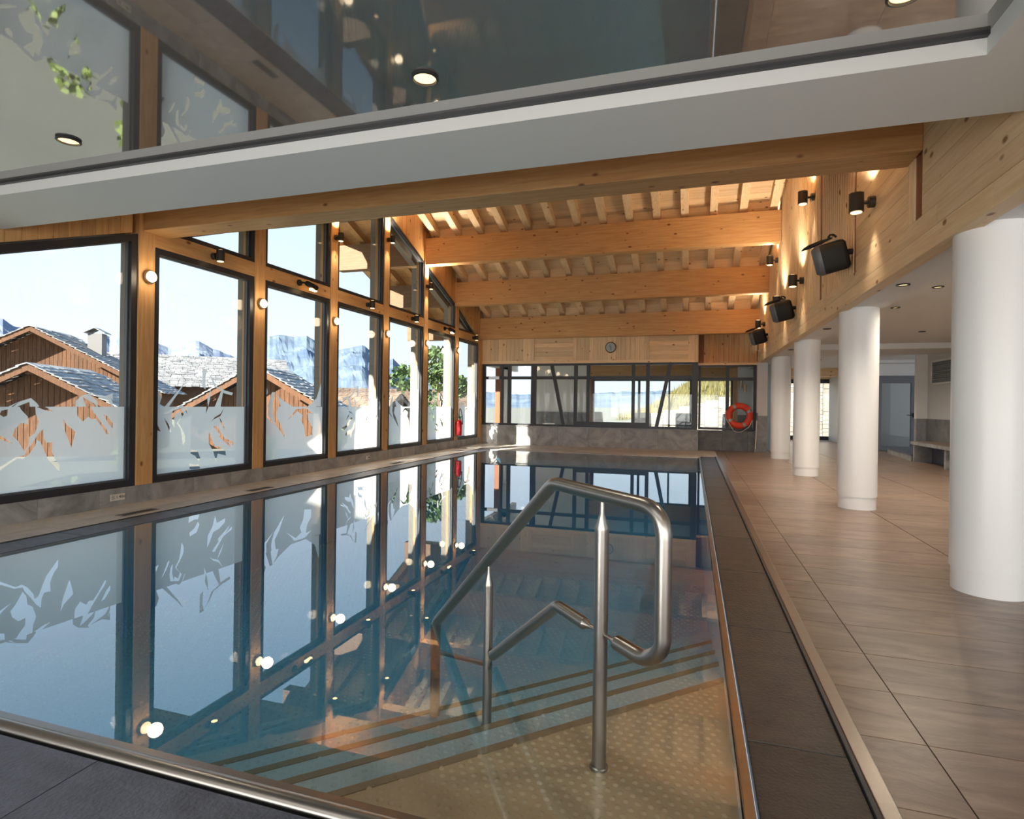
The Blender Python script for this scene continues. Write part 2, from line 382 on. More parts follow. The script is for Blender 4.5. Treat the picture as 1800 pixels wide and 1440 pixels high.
for i, yv in enumerate((4.4, 6.2, 10.0, 13.2)):
    g = box('deck_drain', -5.66, -5.55, yv, yv+.42, 0, .004, STEEL)
    g2 = boxes('grate_slot', [(-5.65, -5.56, yv+.02+.04*k, yv+.04+.04*k, .004, .006) for k in range(10)], BLACK, g)
    tag(g, ['thin steel drain grate in the deck nearest the first window post', 'thin steel drain grate in the sunlit deck by the third tall window', 'steel drain grate in the deck midway along the window wall', 'steel drain grate in the deck close to the red fire extinguisher'][i], 'drain', 'deck drain grates')

# ------------------------------------------------------------------ handrail
HB = Vector((-.31, 2.09)); HA = R(142); HD = Vector((math.cos(HA), math.sin(HA)))
def hp(u, v):
    nx, ny = -HD.y, HD.x; x, y, k = ray(u, v); t = (HB.x*nx+HB.y*ny)/(x*nx+y*ny)
    return Vector((x*t, y*t, 1.2+k*t))
rail = empty('handrail', (HB.x, HB.y, ZS[0]), 'brushed stainless steel looped handrail standing in the water on the pool steps', 'handrail')
ra = [hp(1090, 1132), hp(1140, 1163), hp(1170, 1150), hp(1170, 900), hp(975, 850), hp(771, 1093)]
e = ra[-1]; ra.append(Vector((e.x, e.y, -.52)))
pts = fillet(ra, .1, 9)
keep(rail, tube('rail', pts, .027, STEEL, None, 18))
def post(u, ztop, zb, r):
    b = hp(u, 1100); b2 = hp(u, 900); x, y = b.x, b.y
    prof = [((x, y, zb), r), ((x, y, ztop-.06), r), ((x, y, ztop-.05), r), ((x, y, ztop), r*.32), ((x, y, ztop+.06), r*.3)]
    keep(rail, tube('post', [p for p, _ in prof], [q for _, q in prof], STEEL, None, 18))
    keep(rail, lathe('flange', [(r*1.0, 0), (r*1.35, 0), (r*1.3, .008), (r, .012)], STEEL, None, 20, Matrix.Translation((x, y, zb))))
post(1061, hp(1061, 905).z, ZS[0], .026); post(863, hp(863, 1008).z, -.33, .022)
mid = [hp(872, 1152), hp(985, 1066), hp(1033, 1098)]
keep(rail, tube('middle_rail', fillet(mid, .05, 7), .024, STEEL, None, 16))
def taper(u0, v0, u1, v1, r):
    a, b = hp(u0, v0), hp(u1, v1); keep(rail, tube('connector', [a, a.lerp(b, .45), b], [r, r*.3, r*.28], STEEL, None, 14))
taper(1031, 1097, 1060, 1113, .024); taper(1092, 1133, 1066, 1117, .027); taper(869, 1154, 862, 1160, .012); taper(856, 1166, 866, 1168, .012)
keep(rail, tube('lower_rail', [hp(780, 1146), hp(856, 1166)], .012, STEEL, None, 12))

# ------------------------------------------------------------------ window wall (gable)
wl = S('wall_left', 'timber framed gable wall of tall windows beside the pool')
for i in range(30):
    y0 = -1.6+i*.62
    if y0 > 16.3: break
    box('base_slab', XL-.2, XL, y0+.002, min(y0+.618, 16.4), 0, .2, STONE, wl)
for y in POSTS:
    top = rf(y)+.1 if y > 3.5 else 2.9
    box('post', XL-.22, XL+.005, y-.105, y+.105, .2, top, W_ORANGE['Z'], wl, .004)
for a, b in zip(POSTS[4:], POSTS[5:]):
    box('transom', XL-.2, XL-.003, a+.105, b-.105, 3.03, 3.235, W_ORANGE['Y'], wl, .003)
y = 3.4
while y < 16.4:
    y1 = y+.138
    if not any(abs(y+.07-p) < .1 for p in POSTS):
        prism('board', [(y, zt(y)+.02), (y1, zt(y1)+.02), (y1, rf(y1)+.2), (y, rf(y)+.2)], 'x', XL-.14, XL-.02, W_ORANGE['Z'], wl)
    y = y1+.004
box('board', XL-.14, XL-.02, -3.3, 3.4, 2.52, 2.9, W_ORANGE['Y'], wl)
box('plaster', XL-.2, XL, -3.3, -2.38, 0, 2.95, WHITE, wl)
def inset(poly, d):
    n = len(poly); out = []
    cx = sum(p[0] for p in poly)/n; cy = sum(p[1] for p in poly)/n; L = []
    for i in range(n):
        a, b = poly[i], poly[(i+1) % n]; dx, dy = b[0]-a[0], b[1]-a[1]; l = math.hypot(dx, dy); nx, ny = -dy/l, dx/l
        if (cx-a[0])*nx+(cy-a[1])*ny < 0: nx, ny = -nx, -ny
        L.append((a[0]+nx*d, a[1]+ny*d, dx, dy))
    for i in range(n):
        x1, y1, a1, b1 = L[i-1]; x2, y2, a2, b2 = L[i]; det = a1*b2-b1*a2
        t = ((x2-x1)*b2-(y2-y1)*a2)/det; out.append((x1+a1*t, y1+b1*t))
    return out
def ring(name, o, i, axis, a, b, mat, parent):
    n = len(o)
    def P(p, c): return {'x': (c, p[0], p[1]), 'y': (p[0], c, p[1])}[axis]
    vs = [P(p, a) for p in o]+[P(p, a) for p in i]+[P(p, b) for p in o]+[P(p, b) for p in i]; fs = []
    for k in range(n):
        j = (k+1) % n
        fs += [(k, j, n+j, n+k), (2*n+k, 3*n+k, 3*n+j, 2*n+j), (k, 2*n+k, 2*n+j, j), (n+k, n+j, 3*n+j, 3*n+k)]
    me = mesh(name, vs, fs); bm = bmesh.new(); bm.from_mesh(me); bmesh.ops.recalc_face_normals(bm, faces=bm.faces); bm.to_mesh(me); bm.free()
    return link(name, me, mat, parent)
# film artwork: cut-outs (clear) and frosted ridges above the edge, traced per pane
def tr0(l): return [onx(x/4.5, 540+y/4.5, XL) for x, y in l]
def tr1(l): return [onx(260+x/5.144, 560+y/5.144, XL) for x, y in l]
CUT0 = [[(180, 700), (275, 690), (285, 720), (325, 720), (330, 800), (355, 860), (325, 950), (285, 980), (275, 1050), (245, 1095), (190, 1010), (150, 970), (165, 920), (215, 870), (270, 880), (268, 820), (215, 765)],
 [(390, 920), (395, 990), (415, 1030), (465, 1025), (460, 1100), (490, 1165), (520, 1200), (522, 1262), (480, 1215), (430, 1160), (395, 1080), (370, 1020), (340, 1005), (330, 1050), (280, 1120), (235, 1155), (190, 1150), (60, 1240), (-60, 1330), (-60, 1300), (60, 1215), (180, 1140), (245, 1130), (262, 1090), (285, 1060), (320, 1010), (350, 960)],
 [(545, 835), (572, 885), (645, 945), (630, 1010), (612, 1070), (590, 1010), (560, 930)],
 [(655, 720), (740, 720), (800, 810), (850, 880), (890, 930), (905, 965), (890, 968), (850, 905), (800, 840), (770, 850), (745, 825), (700, 865), (660, 820), (655, 790)],
 [(865, 812), (890, 820), (935, 880), (935, 920), (900, 880)], [(-40, 915), (80, 985), (155, 1035), (60, 1000), (-40, 940)], [(0, 1085), (45, 1170), (40, 1188), (0, 1120)], [(60, 770), (110, 760), (105, 810), (75, 820), (45, 800)],
 [(360, 720), (470, 782), (400, 770), (340, 745)]]
ADD0 = [[(130, 760), (200, 700), (290, 672), (340, 715), (370, 760), (285, 760), (278, 703), (180, 740)], [(640, 760), (645, 700), (690, 660), (775, 632), (760, 655), (810, 700), (822, 760), (790, 725), (700, 668), (728, 760)], [(780, 650), (870, 668), (935, 640), (935, 700), (915, 668), (935, 720), (935, 760), (900, 700), (860, 684)],
 [(0, 840), (40, 780), (130, 730), (200, 700), (130, 745), (50, 800), (0, 850)]]
CUT1 = [[(90, 900), (130, 910), (165, 985), (120, 970), (90, 1000)], [(190, 850), (235, 920), (262, 990), (245, 985), (210, 900)], [(270, 800), (300, 790), (285, 870), (290, 950), (270, 920), (262, 860)],
 [(300, 790), (345, 775), (370, 830), (320, 905), (350, 950), (385, 1020), (385, 1080), (365, 1120), (360, 1060), (345, 970), (310, 910), (355, 850), (340, 800), (305, 830)], [(375, 750), (405, 830), (385, 800)], [(600, 740), (570, 830), (575, 760)],
 [(740, 765), (700, 850), (640, 880), (615, 905), (650, 860), (700, 830)], [(690, 860), (720, 910), (745, 985), (705, 915)], [(640, 945), (665, 935), (740, 1050), (815, 1085), (815, 1115), (760, 1070), (800, 1135), (690, 1040), (700, 1020)],
 [(595, 990), (620, 1040), (650, 1120), (700, 1130), (750, 1170), (755, 1210), (680, 1190), (665, 1260), (640, 1170), (600, 1100)], [(440, 1150), (500, 1165), (525, 1230), (510, 1260), (480, 1210), (435, 1185)], [(425, 1275), (480, 1290), (510, 1280), (530, 1340), (430, 1330)]]
ADD1 = [[(80, 570), (150, 620), (170, 680), (140, 770), (80, 780)], [(535, 420), (575, 430), (560, 500), (565, 610), (535, 580)], [(612, 600), (604, 700), (588, 770), (580, 690)],
 [(560, 420), (620, 500), (660, 580), (740, 620), (810, 640), (800, 665), (720, 640), (700, 770), (640, 785), (690, 660), (705, 620), (640, 580), (605, 490)], [(190, 770), (330, 600), (400, 500), (345, 600), (230, 770)], [(300, 775), (350, 740), (385, 775)]]
CUT2 = [[(1070, 740), (1130, 750), (1125, 850), (1190, 940), (1110, 865), (1070, 860)], [(1175, 750), (1215, 760), (1200, 860), (1240, 930), (1285, 1060), (1250, 1010), (1195, 930), (1170, 830)],
 [(1380, 795), (1470, 790), (1530, 840), (1480, 830), (1490, 900), (1525, 960), (1525, 1030), (1465, 1050), (1455, 960), (1425, 900), (1440, 850), (1390, 815), (1300, 900), (1340, 850)]]
ADD2 = [[(1060, 560), (1110, 590), (1125, 640), (1100, 690), (1060, 660)], [(1190, 650), (1240, 700), (1350, 775), (1240, 775), (1220, 700)], [(1120, 775), (1160, 640), (1185, 640), (1165, 775)], [(1480, 775), (1560, 700), (1600, 560), (1600, 775)]]
c1, a1 = [tr1(p) for p in CUT1], [tr1(p) for p in ADD1]; c2, a2 = [tr1(p) for p in CUT2], [tr1(p) for p in ADD2]
def moved(ps, dy, mir=None, sz=1.0):
    return [[((mir-p[0] if mir else p[0])+dy, 1.115+(p[1]-1.115)*sz) for p in q] for q in ps]
c1m, a1m = moved(c1, 1.84*2, 2*6.06, .8), moved(a1, 1.84*2, 2*6.06, .8)
ART = {5: (moved([tr0(p) for p in CUT0], -1.85), moved([tr0(p) for p in ADD0], -1.85)), 6: ([tr0(p) for p in CUT0], [tr0(p) for p in ADD0]), 7: (c1, a1), 8: (c2, a2),
       9: (c1m, a1m), 10: (moved(c2, 3.72, None, .9), moved(a2, 3.72)), 11: (moved(c1, 7.45, None, .75), moved(a1, 7.45, None, .7)), 12: (moved(c2, 7.4), moved(a2, 7.4))}
ART[4] = (moved(c1, -5.5), moved(a1, -5.5)); ART[3] = (moved(c2, -9.2), moved(a2, -9.2)); ART[2] = (moved(c1, -9.2), moved(a1, -9.2)); ART[1] = (moved(c2, -12.9), moved(a2, -12.9))
def spans(polys, z):
    out = []
    for p in polys:
        xs = []
        for i in range(len(p)):
            (x1, z1), (x2, z2) = p[i-1], p[i]
            if (z1 > z) != (z2 > z): xs.append(x1+(z-z1)/(z2-z1)*(x2-x1))
        xs.sort(); out += list(zip(xs[::2], xs[1::2]))
    return sorted(out)
def film(name, y0, y1, z0, art, x, parent):
    cut, add = art; vs, fs = [], []; dz = .006; z = z0
    while z < 1.75:
        zc = z+dz/2; segs = []
        if zc < 1.115:
            cur = y0
            for a, b in spans(cut, zc):
                a, b = max(a, y0), min(b, y1)
                if b <= cur: continue
                if a > cur: segs.append((cur, a))
                cur = max(cur, b)
            if cur < y1: segs.append((cur, y1))
        else:
            segs = [(max(a, y0), min(b, y1)) for a, b in spans(add, zc)]
        for a, b in segs:
            if b-a < .002: continue
            k = len(vs); vs += [(x, a, z), (x, b, z), (x, b, z+dz), (x, a, z+dz)]; fs.append((k, k+1, k+2, k+3))
        z += dz
    return link(name, mesh(name, vs, fs), FILM, parent)
wn = 0
names = {}
def make_window(poly, xa, xb, label, art=None, fw=.075):
    global wn; wn += 1
    t = empty('window_%d' % wn, (0, 0, 0), label, 'window', kind='structure')
    inn = inset(poly, fw); ring('window_frame', poly, inn, 'x', xa, xb, BLACK, t)
    in2 = inset(poly, fw+.014); ring('glazing_bead', inn, in2, 'x', xa+.02, xb-.045, GREYP, t)
    g = [(p[0], p[1]) for p in inn]; xm = xa+.035
    prism('glass_pane', g, 'x', xm-.012, xm, GLASS, t)
    if art: film('frosted_film', min(p[0] for p in inn)+.012, max(p[0] for p in inn)-.012, min(p[1] for p in inn)+.012, art, xm+.003, t)
    return t
ordn = ['', '', '', '', 'first', 'second', 'third', 'fourth', 'fifth', 'sixth', 'last']
lab = {6: 'tall window nearest the camera with sloping head and frosted mountain film', 7: 'tall window right of the first lamp post, slate roof and chimney behind it', 8: 'tall window with the blue rocky mountain and dark verge behind it', 9: 'tall window in the middle with the brown slate roof behind it', 10: 'tall window with the small stone chimney behind it', 11: 'narrow looking tall window left of the fire extinguisher', 12: 'last tall window with the tree behind it, beside the back corner'}
for i in range(3, 13):
    a, b = POSTS[i-3]+.105, POSTS[i-2]-.105
    if i == 12: pass
    L0 = lab.get(i, 'tall window of the near part of the wall, beside the camera')
    if i < 6: poly = [(a, .2), (b, .2), (b, 2.5), (a, 2.5)]
    elif i == 6: poly = [(a, .2), (b, .2), (b, zt(b)), (a, zt(a))]
    else: poly = [(a, .2), (b, .2), (b, 3.03), (a, 3.03)]
    make_window(poly, XL-.12, XL-.015, L0, ART.get(i))
    if i >= 7:
        za = 3.235
        if i == 7: poly = [(a+.18, za), (b, za), (b, zt(b))]
        elif i == 12: poly = [(a, za), (b-.25, za), (a, zt(a))]
        else: poly = [(a, za), (b, za), (b, zt(b)), (a, zt(a))]
        make_window(poly, XL-.12, XL-.015, 'upper gable window above the ' + lab[i].replace('tall window', 'tall pane'), None, .06)
# exterior concrete frame
for k, y in enumerate(POSTS[2:]):
    c = box('concrete_column', XL-.39, XL-.225, y-.02, y+.26, -2.5, rf(y)-.35 if y > 3.5 else 2.6, CONC)
    nm = ['outside the near windows, left of the frame', 'outside beside the window nearest the camera', 'outside behind the first lit wall lamp', 'outside behind the second wall lamp', 'outside right of the rocky mountain', 'outside right of the brown roof', 'outside right of the stone chimney', 'outside left of the extinguisher', 'outside at the back corner']
    tag(c, 'pale concrete column '+nm[k], 'column', 'concrete columns outside the gable')
for s, (ya, yb) in enumerate(((3.4, RID), (RID, 17.2))):
    prism('trim_%d' % (s+1), [(ya, rf(ya)-.75), (yb, rf(yb)-.75), (yb, rf(yb)-.35), (ya, rf(ya)-.35)], 'x', XL-.39, XL-.23, CONC)['kind'] = 'structure'
for o in sc.objects:
    if o.name.startswith('trim_'): o['label'] = 'sloping white concrete beam outside the gable windows'

# ------------------------------------------------------------------ timber roof
ce = S('ceiling', 'pitched timber roof of purlins, rafters and boarding')
XO = -8.6
for y in (3.5, 5.08, 7.05, 8.9, 10.62, 12.45, 14.3, 16.2):
    yc = y+.13; zb = min(rf(y), rf(y+.26))-.63
    if y == 3.5: zb = 2.9
    zt_ = min(rf(y), rf(y+.26))
    yb = y+.34 if y == 5.08 else y+.24
    box('purlin', XL-.02 if y != 3.5 else XL, XR, y, yb, zb, zt_, W_ORANGE['X'], ce, .006)
    if y > 5: box('purlin_end', XO, XL-.14, y, y+.24, zb, zt_, W_EXT, ce, .006)
def slab(name, x0, x1, ya, yb, off, th, mat, par):
    za, zb_ = rf(ya)+off, rf(yb)+off
    return prism(name, [(ya, za), (yb, zb_), (yb, zb_+th), (ya, za+th)], 'x', x0, x1, mat, par)
xs = [XL+.22+i*.573 for i in range(14)]
xo = [XL-.6-i*.6 for i in range(4)]
for x in xs+xo:
    for ya, yb in ((3.5, RID), (RID, 17.3)): slab('rafter', x-.075, x+.075, ya, yb, 0, .2, W_PALE['Y'] if x > XL else W_ORANGE['Y'], ce)
y = 3.5
while y < 17.6:
    y1 = min(y+.16, RID) if y < RID else y+.16
    slab('roof_board', XL-.1, XR+.2, y, y1-.006, .2, .03, W_PALE['X'], ce)
    slab('roof_board', XO-.2, XL-.1, y, y1-.006, .2, .03, W_ORANGE['X'], ce)
    y = y1
for yp in (5.2, 7.05, 8.9, 12.6, 14.45, 16.35):
    for a, b in zip(xs, xs[1:]): box('blocking', a+.08, b-.08, yp, yp+.03, rf(yp)-.02, rf(yp)+.2, W_PALE['X'], ce)
slab('roof_covering', XO-.3, XR+.5, 3.2, RID, .235, .15, ROOFSL, ce); slab('roof_covering', XO-.3, XR+.5, RID, 17.9, .235, .15, ROOFSL, ce)

# ------------------------------------------------------------------ timber wall on the right
wr = S('wall_right', 'pale timber clad wall carried by the white columns')
ZB = 2.38
box('bottom_strip', XR+.005, XR+.12, -3.3, 16.4, ZB, ZB+.03, W_PALE['Y'], wr)
for r in range(2):
    z0 = ZB+r*.15
    y = -3.3; k = 0
    while y < 16.35:
        ln = (4.2, 3.1, 5.0, 3.7)[(k+r) % 4]; box('plank', XR, XR+.12, y+.002, min(y+ln, 16.4)-.002, z0+.0015, z0+.1485, W_PALE['Y'], wr); y += ln; k += 1
def hpanel(y0, y1, z0, ztop):
    z = z0; k = 0
    while z < max(ztop(y0), ztop(y1)):
        z1 = z+.15
        a, b = y0, y1
        poly = [(a, min(z, ztop(a))), (b, min(z, ztop(b))), (b, min(z1-.003, ztop(b))), (a, min(z1-.003, ztop(a)))]
        if abs(poly[0][1]-poly[3][1])+abs(poly[1][1]-poly[2][1]) > .01: prism('plank', poly, 'x', XR, XR+.1, W_PALE['Y'], wr)
        z = z1; k += 1
rt = lambda y: rf(y)+.24
hpanel(-3.3, 3.35, 2.68, lambda y: 2.88)
hpanel(3.35, 5.09, 2.68, rt)
hpanel(5.38, 6.95, 2.68, rt)
prism('border_board', [(5.26, 2.68), (5.375, 2.68), (5.375, rt(5.375)), (5.26, rt(5.26))], 'x', XR, XR+.1, W_PALE['Z'], wr)
SL = [(7.06, 8.7), (8.81, 10.5), (10.61, 12.4), (12.5, 14.2), (14.3, 16.4)]
for a, b in SL:
    vs, fs = [], []; y = a; k = 0
    while y < b-.03:
        y1 = y+.055; d = (.0, .012)[k % 2]
        q = len(vs); pr = [(XR+d, y), (XR+.1, y), (XR+.1, y1-.004), (XR+d, y1-.004)]
        vs += [(px, py, 2.68) for px, py in pr]+[(px, py, rt(py)) for px, py in pr]; fs += [tuple(i+q for i in f) for f in BOXF]
        y = y1; k += 1
    tag(link('slat_panel', mesh('slat_panel', vs, fs), W_PALE['Z'], wr), kind='stuff')
for y in (5.17, 7.0, 8.755, 10.555, 12.45, 14.25):
    box('recessed_post', XR+.014, XR+.13, y-.1, y+.1, 2.68, rt(y), W_DARK['Z'], wr)
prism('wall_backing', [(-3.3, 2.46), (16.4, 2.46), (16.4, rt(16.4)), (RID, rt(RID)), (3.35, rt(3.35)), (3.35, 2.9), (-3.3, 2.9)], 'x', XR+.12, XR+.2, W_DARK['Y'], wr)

# ------------------------------------------------------------------ low white ceiling with lacquered recess
cl = S('ceiling', 'low white plaster ceiling frame around a glossy recess')
box('bulkhead', XL, XR, 3.03, 3.65, 2.77, 3.2, CEILW, cl)
box('bulkhead', 1.22, XR, -3.3, 3.03, 2.77, 3.2, CEILW, cl)
box('bulkhead', XL, -5.9, -3.3, 3.03, 2.77, 3.2, CEILW, cl)
box('bulkhead', -5.9, 1.22, -3.3, -2.6, 2.77, 3.2, CEILW, cl)
box('shadow_gap', -5.9, 1.22, 3.0, 3.03, 2.845, 2.87, BLACK, cl)
box('added_sun_shade', XL-3.6, XL-.02, -6.3, 3.62, 2.95, 3.2, CONC, cl)  # unseen slab added to keep direct sun off the near windows
gc = box('ceiling', -5.95, 1.25, -2.65, 3.06, 2.862, 2.9, GLOSSC); tag(gc, 'glossy dark lacquered ceiling panel reflecting the windows', kind='structure')
def downlight(x, y, z, r, label, energy=4, on=True):
    t = empty('downlight', (x, y, z), label, 'lamp', 'recessed ceiling downlights')
    lathe('trim_ring', [(r, .0), (r*1.18, 0), (r*1.2, -.008), (r*1.02, -.012), (r*.98, .01)], BLACK, t, 24)
    lathe('reflector', [(r*.97, .0), (r*.8, .035), (r*.3, .04), (.001, .04)], GLOWD if on else GREYP, t, 24)
    if on:
        l = bpy.data.lights.new('downlight_lamp', 'SPOT'); l.energy = energy; l.spot_size = R(150); l.spot_blend = 1; l.color = (1, .88, .72); l.shadow_soft_size = .04
        lo = bpy.data.objects.new('downlight_lamp', l); sc.collection.objects.link(lo); lo.parent = t; lo.location = (0, 0, -.02)
for x, lb in ((-3.84, 'left downlight in the glossy ceiling above the near windows'), (-1.32, 'middle lit downlight in the glossy ceiling'), (.79, 'right lit downlight at the top edge of the glossy ceiling')):
    downlight(x, 2.64, 2.858, .058, lb, 14)

# ------------------------------------------------------------------ right hand lounge: columns, ceiling, walls
CY = [4.58, 7.9, 11.36, 14.87]; CX = [1.89, 1.92, 1.95, 2.0]
cn = ['large white round column nearest the camera at the right edge', 'second white round column from the camera', 'third white round column from the camera', 'farthest white round column by the stone pier']
for x, y, lb in zip(CX, CY, cn):
    t = empty('column', (x, y, 0), lb, 'column', 'round white columns carrying the timber wall')
    lathe('shaft', [(.213, .15), (.213, 2.46)], COLW, t, 48); lathe('base', [(.203, 0), (.203, .15)], COLW, t, 48)
cw = S('ceiling', 'white stepped plaster ceiling of the lounge with downlights')
box('soffit', XR+.03, 2.15, -3.3, 19.5, 2.41, 2.75, CEILW, cw); box('tray', 2.15, 9, -3.3, 14.2, 2.62, 2.75, CEILW, cw)
box('step', 2.15, 9, 14.2, 15.6, 2.5, 2.75, CEILW, cw); box('step', 2.15, 9, 15.6, 25, 2.58, 2.75, CEILW, cw)
box('beam', 2.15, 6, 22.0, 22.6, 2.3, 2.6, W_PALE['X'], cw)
dl = [(1.93, 6.41, 2.41, 'downlight in the white soffit between the first two columns'), (1.93, 9.68, 2.41, 'downlight in the white soffit between the second and third columns'), (1.93, 13.0, 2.41, 'downlight in the white soffit before the farthest column'), (2.68, 7.75, 2.62, 'downlight in the lounge ceiling nearest the large column'), (2.68, 9.2, 2.62, 'downlight in the lounge ceiling right of the second column top'), (3.95, 12.1, 2.62, 'downlight in the lounge ceiling above the grey door'), (4.2, 10.0, 2.62, 'added downlight in the lounge ceiling left of the large column edge'), (3.6, 15.0, 2.5, 'added downlight in the stepped ceiling before the grey door'), (3.4, 18.0, 2.58, 'added downlight in the back ceiling left of the grey door'), (3.9, 21.3, 2.58, 'farthest small added downlight near the sliding doors')]  # lamps hidden behind the columns are added to brighten the lounge
for x, y, z, lb in dl: downlight(x, y, z-.001, .05, lb, 52)
wb = S('wall_back', 'back wall of the pool hall: stone plinth, dark glazing and timber frieze')
xb = [XL, -5.35, -4.52, -3.75, -2.85, -1.9, -.9, .14]
for a, b in zip(xb, xb[1:]): box('stone_slab', a+.002, b-.002, 16.4, 16.6, 0, .55, STONE, wb)
for a, b in ((.16, .8), (.8, 1.45), (1.45, 1.66)): box('stone_slab', a+.002, b-.002, 16.8, 17.0, 0, .55, STONED, wb)
box('side_slab', .14, .16, 16.4, 16.9, 0, .55, STONE, wb)
box('sill', XL, .16, 16.37, 16.6, .55, .57, STONE, wb)
# timber frieze
x = XL+.02
frz = [('v', XL, -4.55), ('h', -4.5, -3.3), ('v', -3.25, -1.25), ('h', -1.2, -.1)]
for kind, a, b in frz:
    if kind == 'v':
        x = a
        while x < b-.05: box('board', x+.002, min(x+.13, b)-.002, 16.42, 16.5, 2.5, 3.32, W_PALE['Z'], wb); x += .13
    else:
        z = 2.5
        while z < 3.2: box('board', a, b, 16.43, 16.5, z+.002, z+.128, W_PALE['X'], wb); z += .13
for a, b in ((-4.62, -4.5), (-3.33, -3.22), (-1.27, -1.17), (-.12, .1)): box('frame_board', a, b, 16.4, 16.5, 2.5, 3.25, W_PALE['Z'], wb)
box('frame_board', XL, .1, 16.39, 16.5, 2.42, 2.5, W_PALE['X'], wb); box('frame_board', -4.62, .1, 16.38, 16.5, 3.2, 3.33, W_PALE['X'], wb)
box('frame_board', .04, .14, 16.38, 16.9, 2.42, 3.33, W_PALE['Z'], wb)
x = .16
while x < 1.62: box('board', x+.002, min(x+.13, 1.66)-.002, 16.82, 16.9, 2.42, 3.9, W_DARK['Z'] if x < .2 else W_ORANGE['Z'], wb); x += .13
box('frame_board', .14, 1.66, 16.78, 16.9, 2.36, 2.42, W_PALE['X'], wb)
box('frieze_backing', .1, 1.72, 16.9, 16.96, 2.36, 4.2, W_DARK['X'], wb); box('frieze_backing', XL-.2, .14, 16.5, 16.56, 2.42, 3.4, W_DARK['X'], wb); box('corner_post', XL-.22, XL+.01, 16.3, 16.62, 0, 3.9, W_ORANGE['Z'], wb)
box('gable_infill', XL, 1.7, 16.5, 16.6, 3.3, 4.2, W_PALE['X'], wb)
box('pier', 1.66, 1.92, 16.7, 17.1, 0, 2.44, WHITE, wb); box('pier_stone', 1.655, 1.925, 16.68, 17.1, 0, .98, STONE, wb)
def glazing(label, x0, x1, y, z0, z1, verts, bars, slants=(), th=.05, sub=()):
    global wn; wn += 1
    t = empty('window_%d' % wn, (0, 0, 0), label, 'window', kind='structure')
    box('window_frame', x0, x1, y, y+.09, z1-.06, z1, BLACK, t); box('window_frame', x0, x1, y, y+.09, z0, z0+.06, BLACK, t)
    for x, wd in verts: box('mullion', x-wd/2, x+wd/2, y, y+.09, z0+.06, z1-.06, BLACK, t)
    for a, b, z, h in bars: box('transom_bar', a, b, y+.01, y+.08, z-h/2, z+h/2, BLACK, t)
    for xa, xb_, wd in slants: prism('slanted_mullion', [(xa-wd/2, z1-.06), (xa+wd/2, z1-.06), (xb_+wd/2, z0+.06), (xb_-wd/2, z0+.06)], 'y', y+.012, y+.078, BLACK, t)
    vx = sorted([x for x, _ in verts]); ed = [x0]+vx+[x1]
    for a, b in zip(ed, ed[1:]):
        if b-a > .12: box('glass_pane', a, b, y+.04, y+.05, z0+.05, z1-.05, GLASS, t)
    return t
g1 = glazing('dark framed glazed screen on the stone plinth of the back wall', XL, .13, 16.44, .57, 2.42,
    [(XL+.05, .1), (-5.5, .05), (-5.28, .1), (-4.52, .16), (-3.25, .1), (-2.88, .1), (-1.6, .09), (-1.2, .1), (.06, .16)],
    [(XL, .13, 2.0, .09), (-3.25, -1.2, .68, .1)], [(-3.97, -3.6, .1), (-.6, -.95, .1)])
g2 = glazing('smaller dark framed glazed screen behind the lifebuoy', .16, 1.66, 16.86, .57, 2.38, [(.19, .06), (.92, .09), (1.62, .08)], [(.16, 1.66, 1.98, .08)])
# ---- unseen wall behind the camera, its glazing added to brighten the hall
wv = S('wall_rear', 'white wall behind the camera, its wide windows added for daylight')
box('lintel', XL, 9, -3.3, -3.1, 2.0, 2.9, WHITE, wv)  # made deep to keep a patch of sun out of the pool
glazing('wide rear window added for daylight behind the camera, pool side', XL, 1.65, -3.25, .05, 2.0, [(-4.2, .08), (-2.25, .08), (-.3, .08), (1.6, .1)], [])
glazing('wide rear window added for daylight behind the camera, lounge side', 1.65, 9, -3.25, .05, 2.0, [(3.5, .08), (5.3, .08), (7.1, .08), (8.9, .1)], [])
# ---- room behind the glazed screen
wk = S('wall_far', 'pale plaster walls of the rest room behind the glazed screen')
box('plaster', -5.5, -3.5, 20, 20.2, 0, 2.7, WHITE, wk); box('plaster', 1.4, 2.3, 20, 20.2, 0, 2.7, WHITE, wk); box('plaster', 2.05, 2.3, 17.1, 20.2, 0, 2.7, WHITE, wk)
box('wainscot', -5.5, -3.5, 19.97, 20, 0, .95, STONED, wk); box('wainscot', 1.4, 2.05, 19.97, 20, 0, .95, STONED, wk)
box('lintel', -3.5, 1.4, 20, 20.2, 2.12, 2.7, W_ORANGE['X'], wk); box('post', -3.5, -3.36, 19.98, 20.2, 0, 2.12, W_DARK['Z'], wk); box('post', 1.26, 1.4, 19.98, 20.2, 0, 2.12, W_ORANGE['Z'], wk)
box('plaster', XL-.15, XL, 18.3, 19.0, 0, 2.7, WHITE, wk); box('post', XL-.15, XL+.02, 18.1, 18.3, 0, 2.7, W_DARK['Z'], wk); box('post', XL-.15, XL+.02, 19.0, 19.15, 0, 2.7, W_DARK['Z'], wk)
box('plinth', XL-.15, XL, 16.6, 18.1, 0, .3, STONE, wk); box('plaster', XL-.15, XL, 16.4, 20.2, 2.4, 2.7, WHITE, wk)
box('ceiling', -6.3, 2.3, 16.95, 20.2, 2.7, 2.8, CEILW)['kind'] = 'structure'
sc.objects[-1]['label'] = 'white plaster ceiling of the rest room'
f2 = box('floor', -6.3, 2.3, 17.0, 20.2, -.1, -.002, DECK); tag(f2, 'pale tiled floor of the rest room behind the glazing', kind='structure')
glazing('sliding glass doors of the rest room opening to the terrace', -3.36, 1.26, 20.06, 0, 2.12, [(-3.33, .07), (-1.75, .08), (-.75, .06), (-.05, .08), (1.23, .07)], [])
